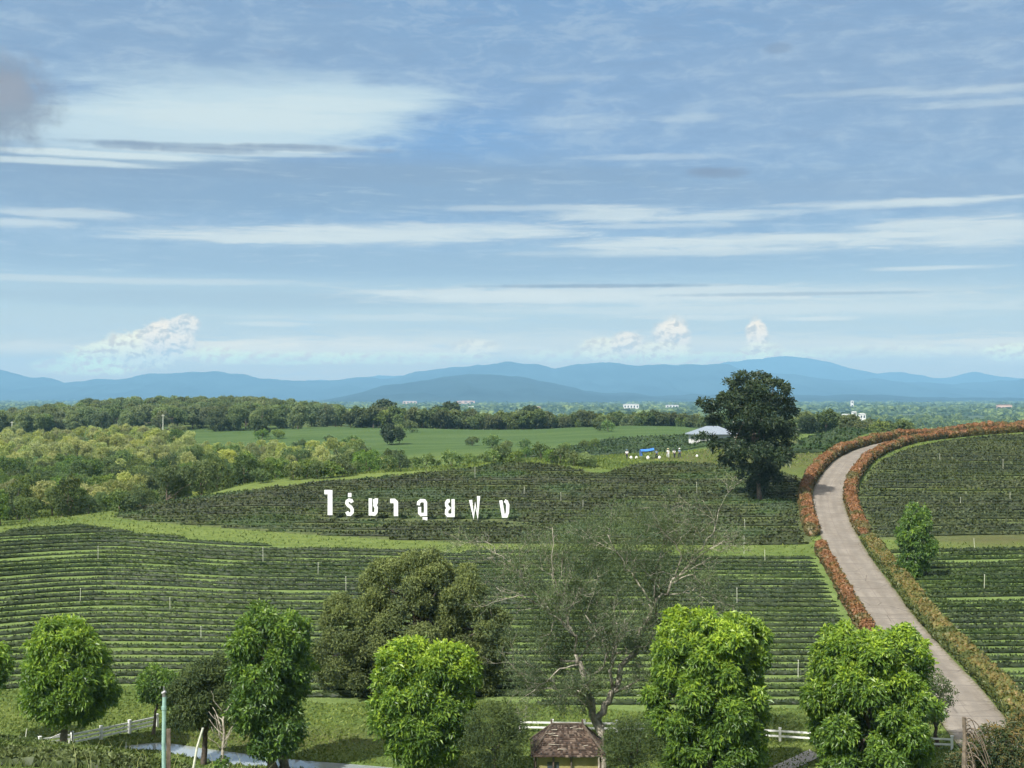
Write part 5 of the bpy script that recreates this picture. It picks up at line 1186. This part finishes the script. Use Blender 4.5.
# tufts along the grassy banks and bands
VV, QQ, v_ = [], [], []; n0 = 0; NB = 130000
Yb = np.where(rng.random(NB) < .5, rng.uniform(84, 116, NB), np.where(rng.random(NB) < .12, rng.uniform(176, 214, NB), rng.uniform(244, 285, NB))); pb = rng.uniform(-20, 1044, NB)
xb = (pb-CX)/F*Yb; zb = zt(xb, Yb); _, pyb = proj(xb, Yb, zb)
ok = ~(inpoly(pb, pyb, P_LOW) | inpoly(pb, pyb, P_MID) | inpoly(pb, pyb, P_RLOW) | inpoly(pb, pyb, P_RUP)) & ~inpoly(xb, Yb, [(p[0], p[1]) for p in Pp])
dr = np.min(np.hypot(xb[:, None]-RC[None, ::4, 0], Yb[:, None]-RC[None, ::4, 1]), axis=1); ok &= dr > HW+.35; ok &= ~((Yb > 240) & (pb > 640) & (rng.random(NB) < .75))
xb, Yb, zb = xb[ok], Yb[ok], zb[ok]; n = len(xb); hgt = (.10+.24*rng.random(n)**2)*(0.6+Yb/300)*np.where(Yb < 115, .75, 1.0); wdt = .07+Yb/2600
a = rng.random(n)*3.14; sx, sy = np.cos(a)*wdt, np.sin(a)*wdt; lx = rng.normal(0, .12, n)
V = np.stack([np.stack([xb-sx, Yb-sy, zb-.02], 1), np.stack([xb+sx, Yb+sy, zb-.02], 1), np.stack([xb+sx*.3+lx, Yb+sy*.3, zb+hgt], 1)], 1).reshape(-1, 3)
gt = leaf_mat('bank_grass', (0.085, 0.125, 0.028), (0.140, 0.195, 0.048), (0.21, 0.25, 0.08), .2, .6, .2, 0, patch_scale=.12)
o = mk('grass_tufts', V, np.arange(n*3).reshape(-1, 3), gt, v=np.repeat(rng.random(n)*.9, 3)); tag(o, 'short grass tufts on the banks between the tea fields', 'grass', kind='stuff')

# ------------------------------------------------------------------ people by the blue canopy
def skinned(name, verts, edges, radii, m, parent, root=0):
    me = bpy.data.meshes.new(name); me.from_pydata(verts, edges, []); o = bpy.data.objects.new(name, me); COL.objects.link(o)
    md = o.modifiers.new('s', 'SKIN'); md.use_smooth_shade = True
    for i, r in enumerate(radii): me.skin_vertices[0].data[i].radius = (r, r) if not isinstance(r, tuple) else r
    me.skin_vertices[0].data[root].use_root = True
    o.modifiers.new('d', 'SUBSURF').levels = 1
    dg = bpy.context.evaluated_depsgraph_get(); nm = bpy.data.meshes.new_from_object(o.evaluated_get(dg)); nm.materials.clear(); nm.materials.append(m)
    o.modifiers.clear(); old = o.data; o.data = nm; bpy.data.meshes.remove(old); o.parent = parent; return o
def person(px, Y, label, shirt, trousers, hat, rz, arm=0.3, bend=0.0, step=.12):
    x, y, z = base_at(px, Y); rt = empty('person', (x, y, z), rz); tag(rt, label, 'person')
    hb = bend
    J = [(0, 0, .95), (0, -.05*hb, 1.15), (0, -.35*hb, 1.38), (0, -.45*hb, 1.48), (0, -.52*hb-.01, 1.60), (0, -.54*hb, 1.70),
         (.10, 0, .90), (.12, -step, .50), (.12, -step*.6, .08), (.12, -step*.6-.14, .04),
         (-.10, 0, .90), (-.12, step, .50), (-.12, step*1.4, .08), (-.12, step*1.4-.14, .04),
         (.19, -.35*hb, 1.38), (.26, -.3*hb-arm*.3, 1.12), (.24, -.3*hb-arm, .92), (.23, -.3*hb-arm*1.2, .84),
         (-.19, -.35*hb, 1.38), (-.26, -.3*hb-arm*.2, 1.12), (-.24, -.3*hb-arm*.6, .92), (-.23, -.3*hb-arm*.8, .84)]
    E = [(0, 1), (1, 2), (2, 3), (3, 4), (4, 5), (0, 6), (6, 7), (7, 8), (8, 9), (0, 10), (10, 11), (11, 12), (12, 13), (2, 14), (14, 15), (15, 16), (16, 17), (2, 18), (18, 19), (19, 20), (20, 21)]
    Rr = [.13, .12, .13, .055, .095, .085, .09, .06, .042, .035, .09, .06, .042, .035, .06, .042, .033, .03, .06, .042, .033, .03]
    skinned('body', J, E, Rr, M['skin'], rt)
    skinned('shirt', [J[0], J[1], J[2], J[14], J[15], J[18], J[19]], [(0, 1), (1, 2), (2, 3), (3, 4), (2, 5), (5, 6)], [.17, .155, .165, .085, .065, .085, .065], M[shirt], rt)
    skinned('trousers', [J[0], J[6], J[7], J[8], J[10], J[11], J[12]], [(0, 1), (1, 2), (2, 3), (0, 4), (4, 5), (5, 6)], [.155, .115, .082, .065, .115, .082, .065], M[trousers], rt)
    hx, hy, hz = J[5]; a = np.arange(12)*math.pi/6; V = []
    for r, h in ((.26, .0), (.13, .03), (.11, .12), (.02, .15)): V += [(hx+math.cos(t)*r, hy+math.sin(t)*r, hz+h-.01) for t in a]
    Q_ = [(k*12+i, k*12+(i+1) % 12, k*12+12+(i+1) % 12, k*12+12+i) for k in range(3) for i in range(12)]
    mb = MB(); mb.add(V, Q_); mb.build('hat', M[hat], rt); return rt
pY = gp(650, 458)[1]-2; print('people Y', pY)
person(668, pY+1, 'person in white shirt and pale hat, left of the two others in the open', 'cloth_white', 'cloth_white', 'straw', .4, .3)
person(674.5, pY, 'person in white top with dark trousers bending between two others', 'cloth_white', 'cloth_dark', 'cloth_dark', -.5, .35, .5)
person(679.5, pY+1, 'person in blue-grey shirt and wide white hat at the right end of the group', 'cloth_blue', 'cloth_dark', 'cloth_white', .2, .2)
person(656.5, pY, 'person in dark clothes standing right under the blue canopy edge', 'cloth_blue', 'cloth_dark', 'cloth_dark', .3, .2)
person(627, pY, 'person in grey top standing left of the white sacks', 'cloth_white', 'cloth_dark', 'cloth_blue', -.3, .4, .2)
x, y, z = base_at(647, pY+.5); rt = empty('canopy_stall', (x, y, z)); tag(rt, 'blue tarpaulin canopy on thin posts at the field edge', 'canopy')
V = []; nx_, ny_ = 9, 5
for j in range(ny_):
    for i in range(nx_):
        u_, w_ = i/(nx_-1), j/(ny_-1); V.append((-1.25+2.5*u_, -1+2*w_, 1.75+.25*u_-.35*(abs(w_-.5)*2)**2-.08*math.sin(u_*math.pi)))
Vt = V+[(a, b2, c_-.03) for a, b2, c_ in V]; nn_ = nx_*ny_
Q_ = [(j*nx_+i, j*nx_+i+1, (j+1)*nx_+i+1, (j+1)*nx_+i) for j in range(ny_-1) for i in range(nx_-1)]; Q_ += [tuple(nn_+q2 for q2 in q_[::-1]) for q_ in Q_]
mb = MB(); mb.add(Vt, Q_); mb.build('tarpaulin', M['tarp'], rt)
mb = MB(); mb.box((-1.05, .95, 1.0), (.5, .03, 1.1)); mb.build('side_flap', M['tarp'], rt)
for sx in (-1.2, 1.2):
    for sy in (-.9, .9): mb = MB(); mb.tube([(sx, sy, -.2), (sx, sy, 1.5+(.2 if sx > 0 else -.02))], .035, 6); mb.build('post', M['steel'], rt)
def sack(px, Yq, s_, label, group=None):
    x, y, z = base_at(px, Yq); n_ = 12; V = []; 
    prof = [(.75, 0), (1.0, .2), (1.0, .6), (.8, .9), (.35, 1.05), (.22, 1.15), (.34, 1.28)]
    for r, h in prof: V += [(math.cos(a)*r*.38*s_*(1+.08*math.sin(3*a+h*5)), math.sin(a)*r*.32*s_, h*.62*s_) for a in np.arange(n_)*2*math.pi/n_]
    Q_ = [(k_*n_+i, k_*n_+(i+1) % n_, k_*n_+n_+(i+1) % n_, k_*n_+n_+i) for k_ in range(len(prof)-1) for i in range(n_)]
    mb = MB(); mb.add(V, Q_); o = mb.build('sack', M['sack'], loc=(x, y, z), smooth=True); tag(o, label, 'sack', group)
sack(631, pY, .8, 'white sack at the feet of the person in grey top'); sack(636.5, pY+.4, .7, 'white sack halfway between the grey-topped person and the canopy'); sack(648, pY-.6, .85, 'white sack in front of the blue canopy')
sack(659.5, pY-.3, .75, 'pale sack right of the blue canopy'); q_ = gp(697, 457); sack(697, q_[1], .6, 'lone white sack on the dry grass left of the tall dark tree'); q_ = gp(823, 443); sack(823, q_[1], .6, 'lone white sack on the grass left of the road crest')
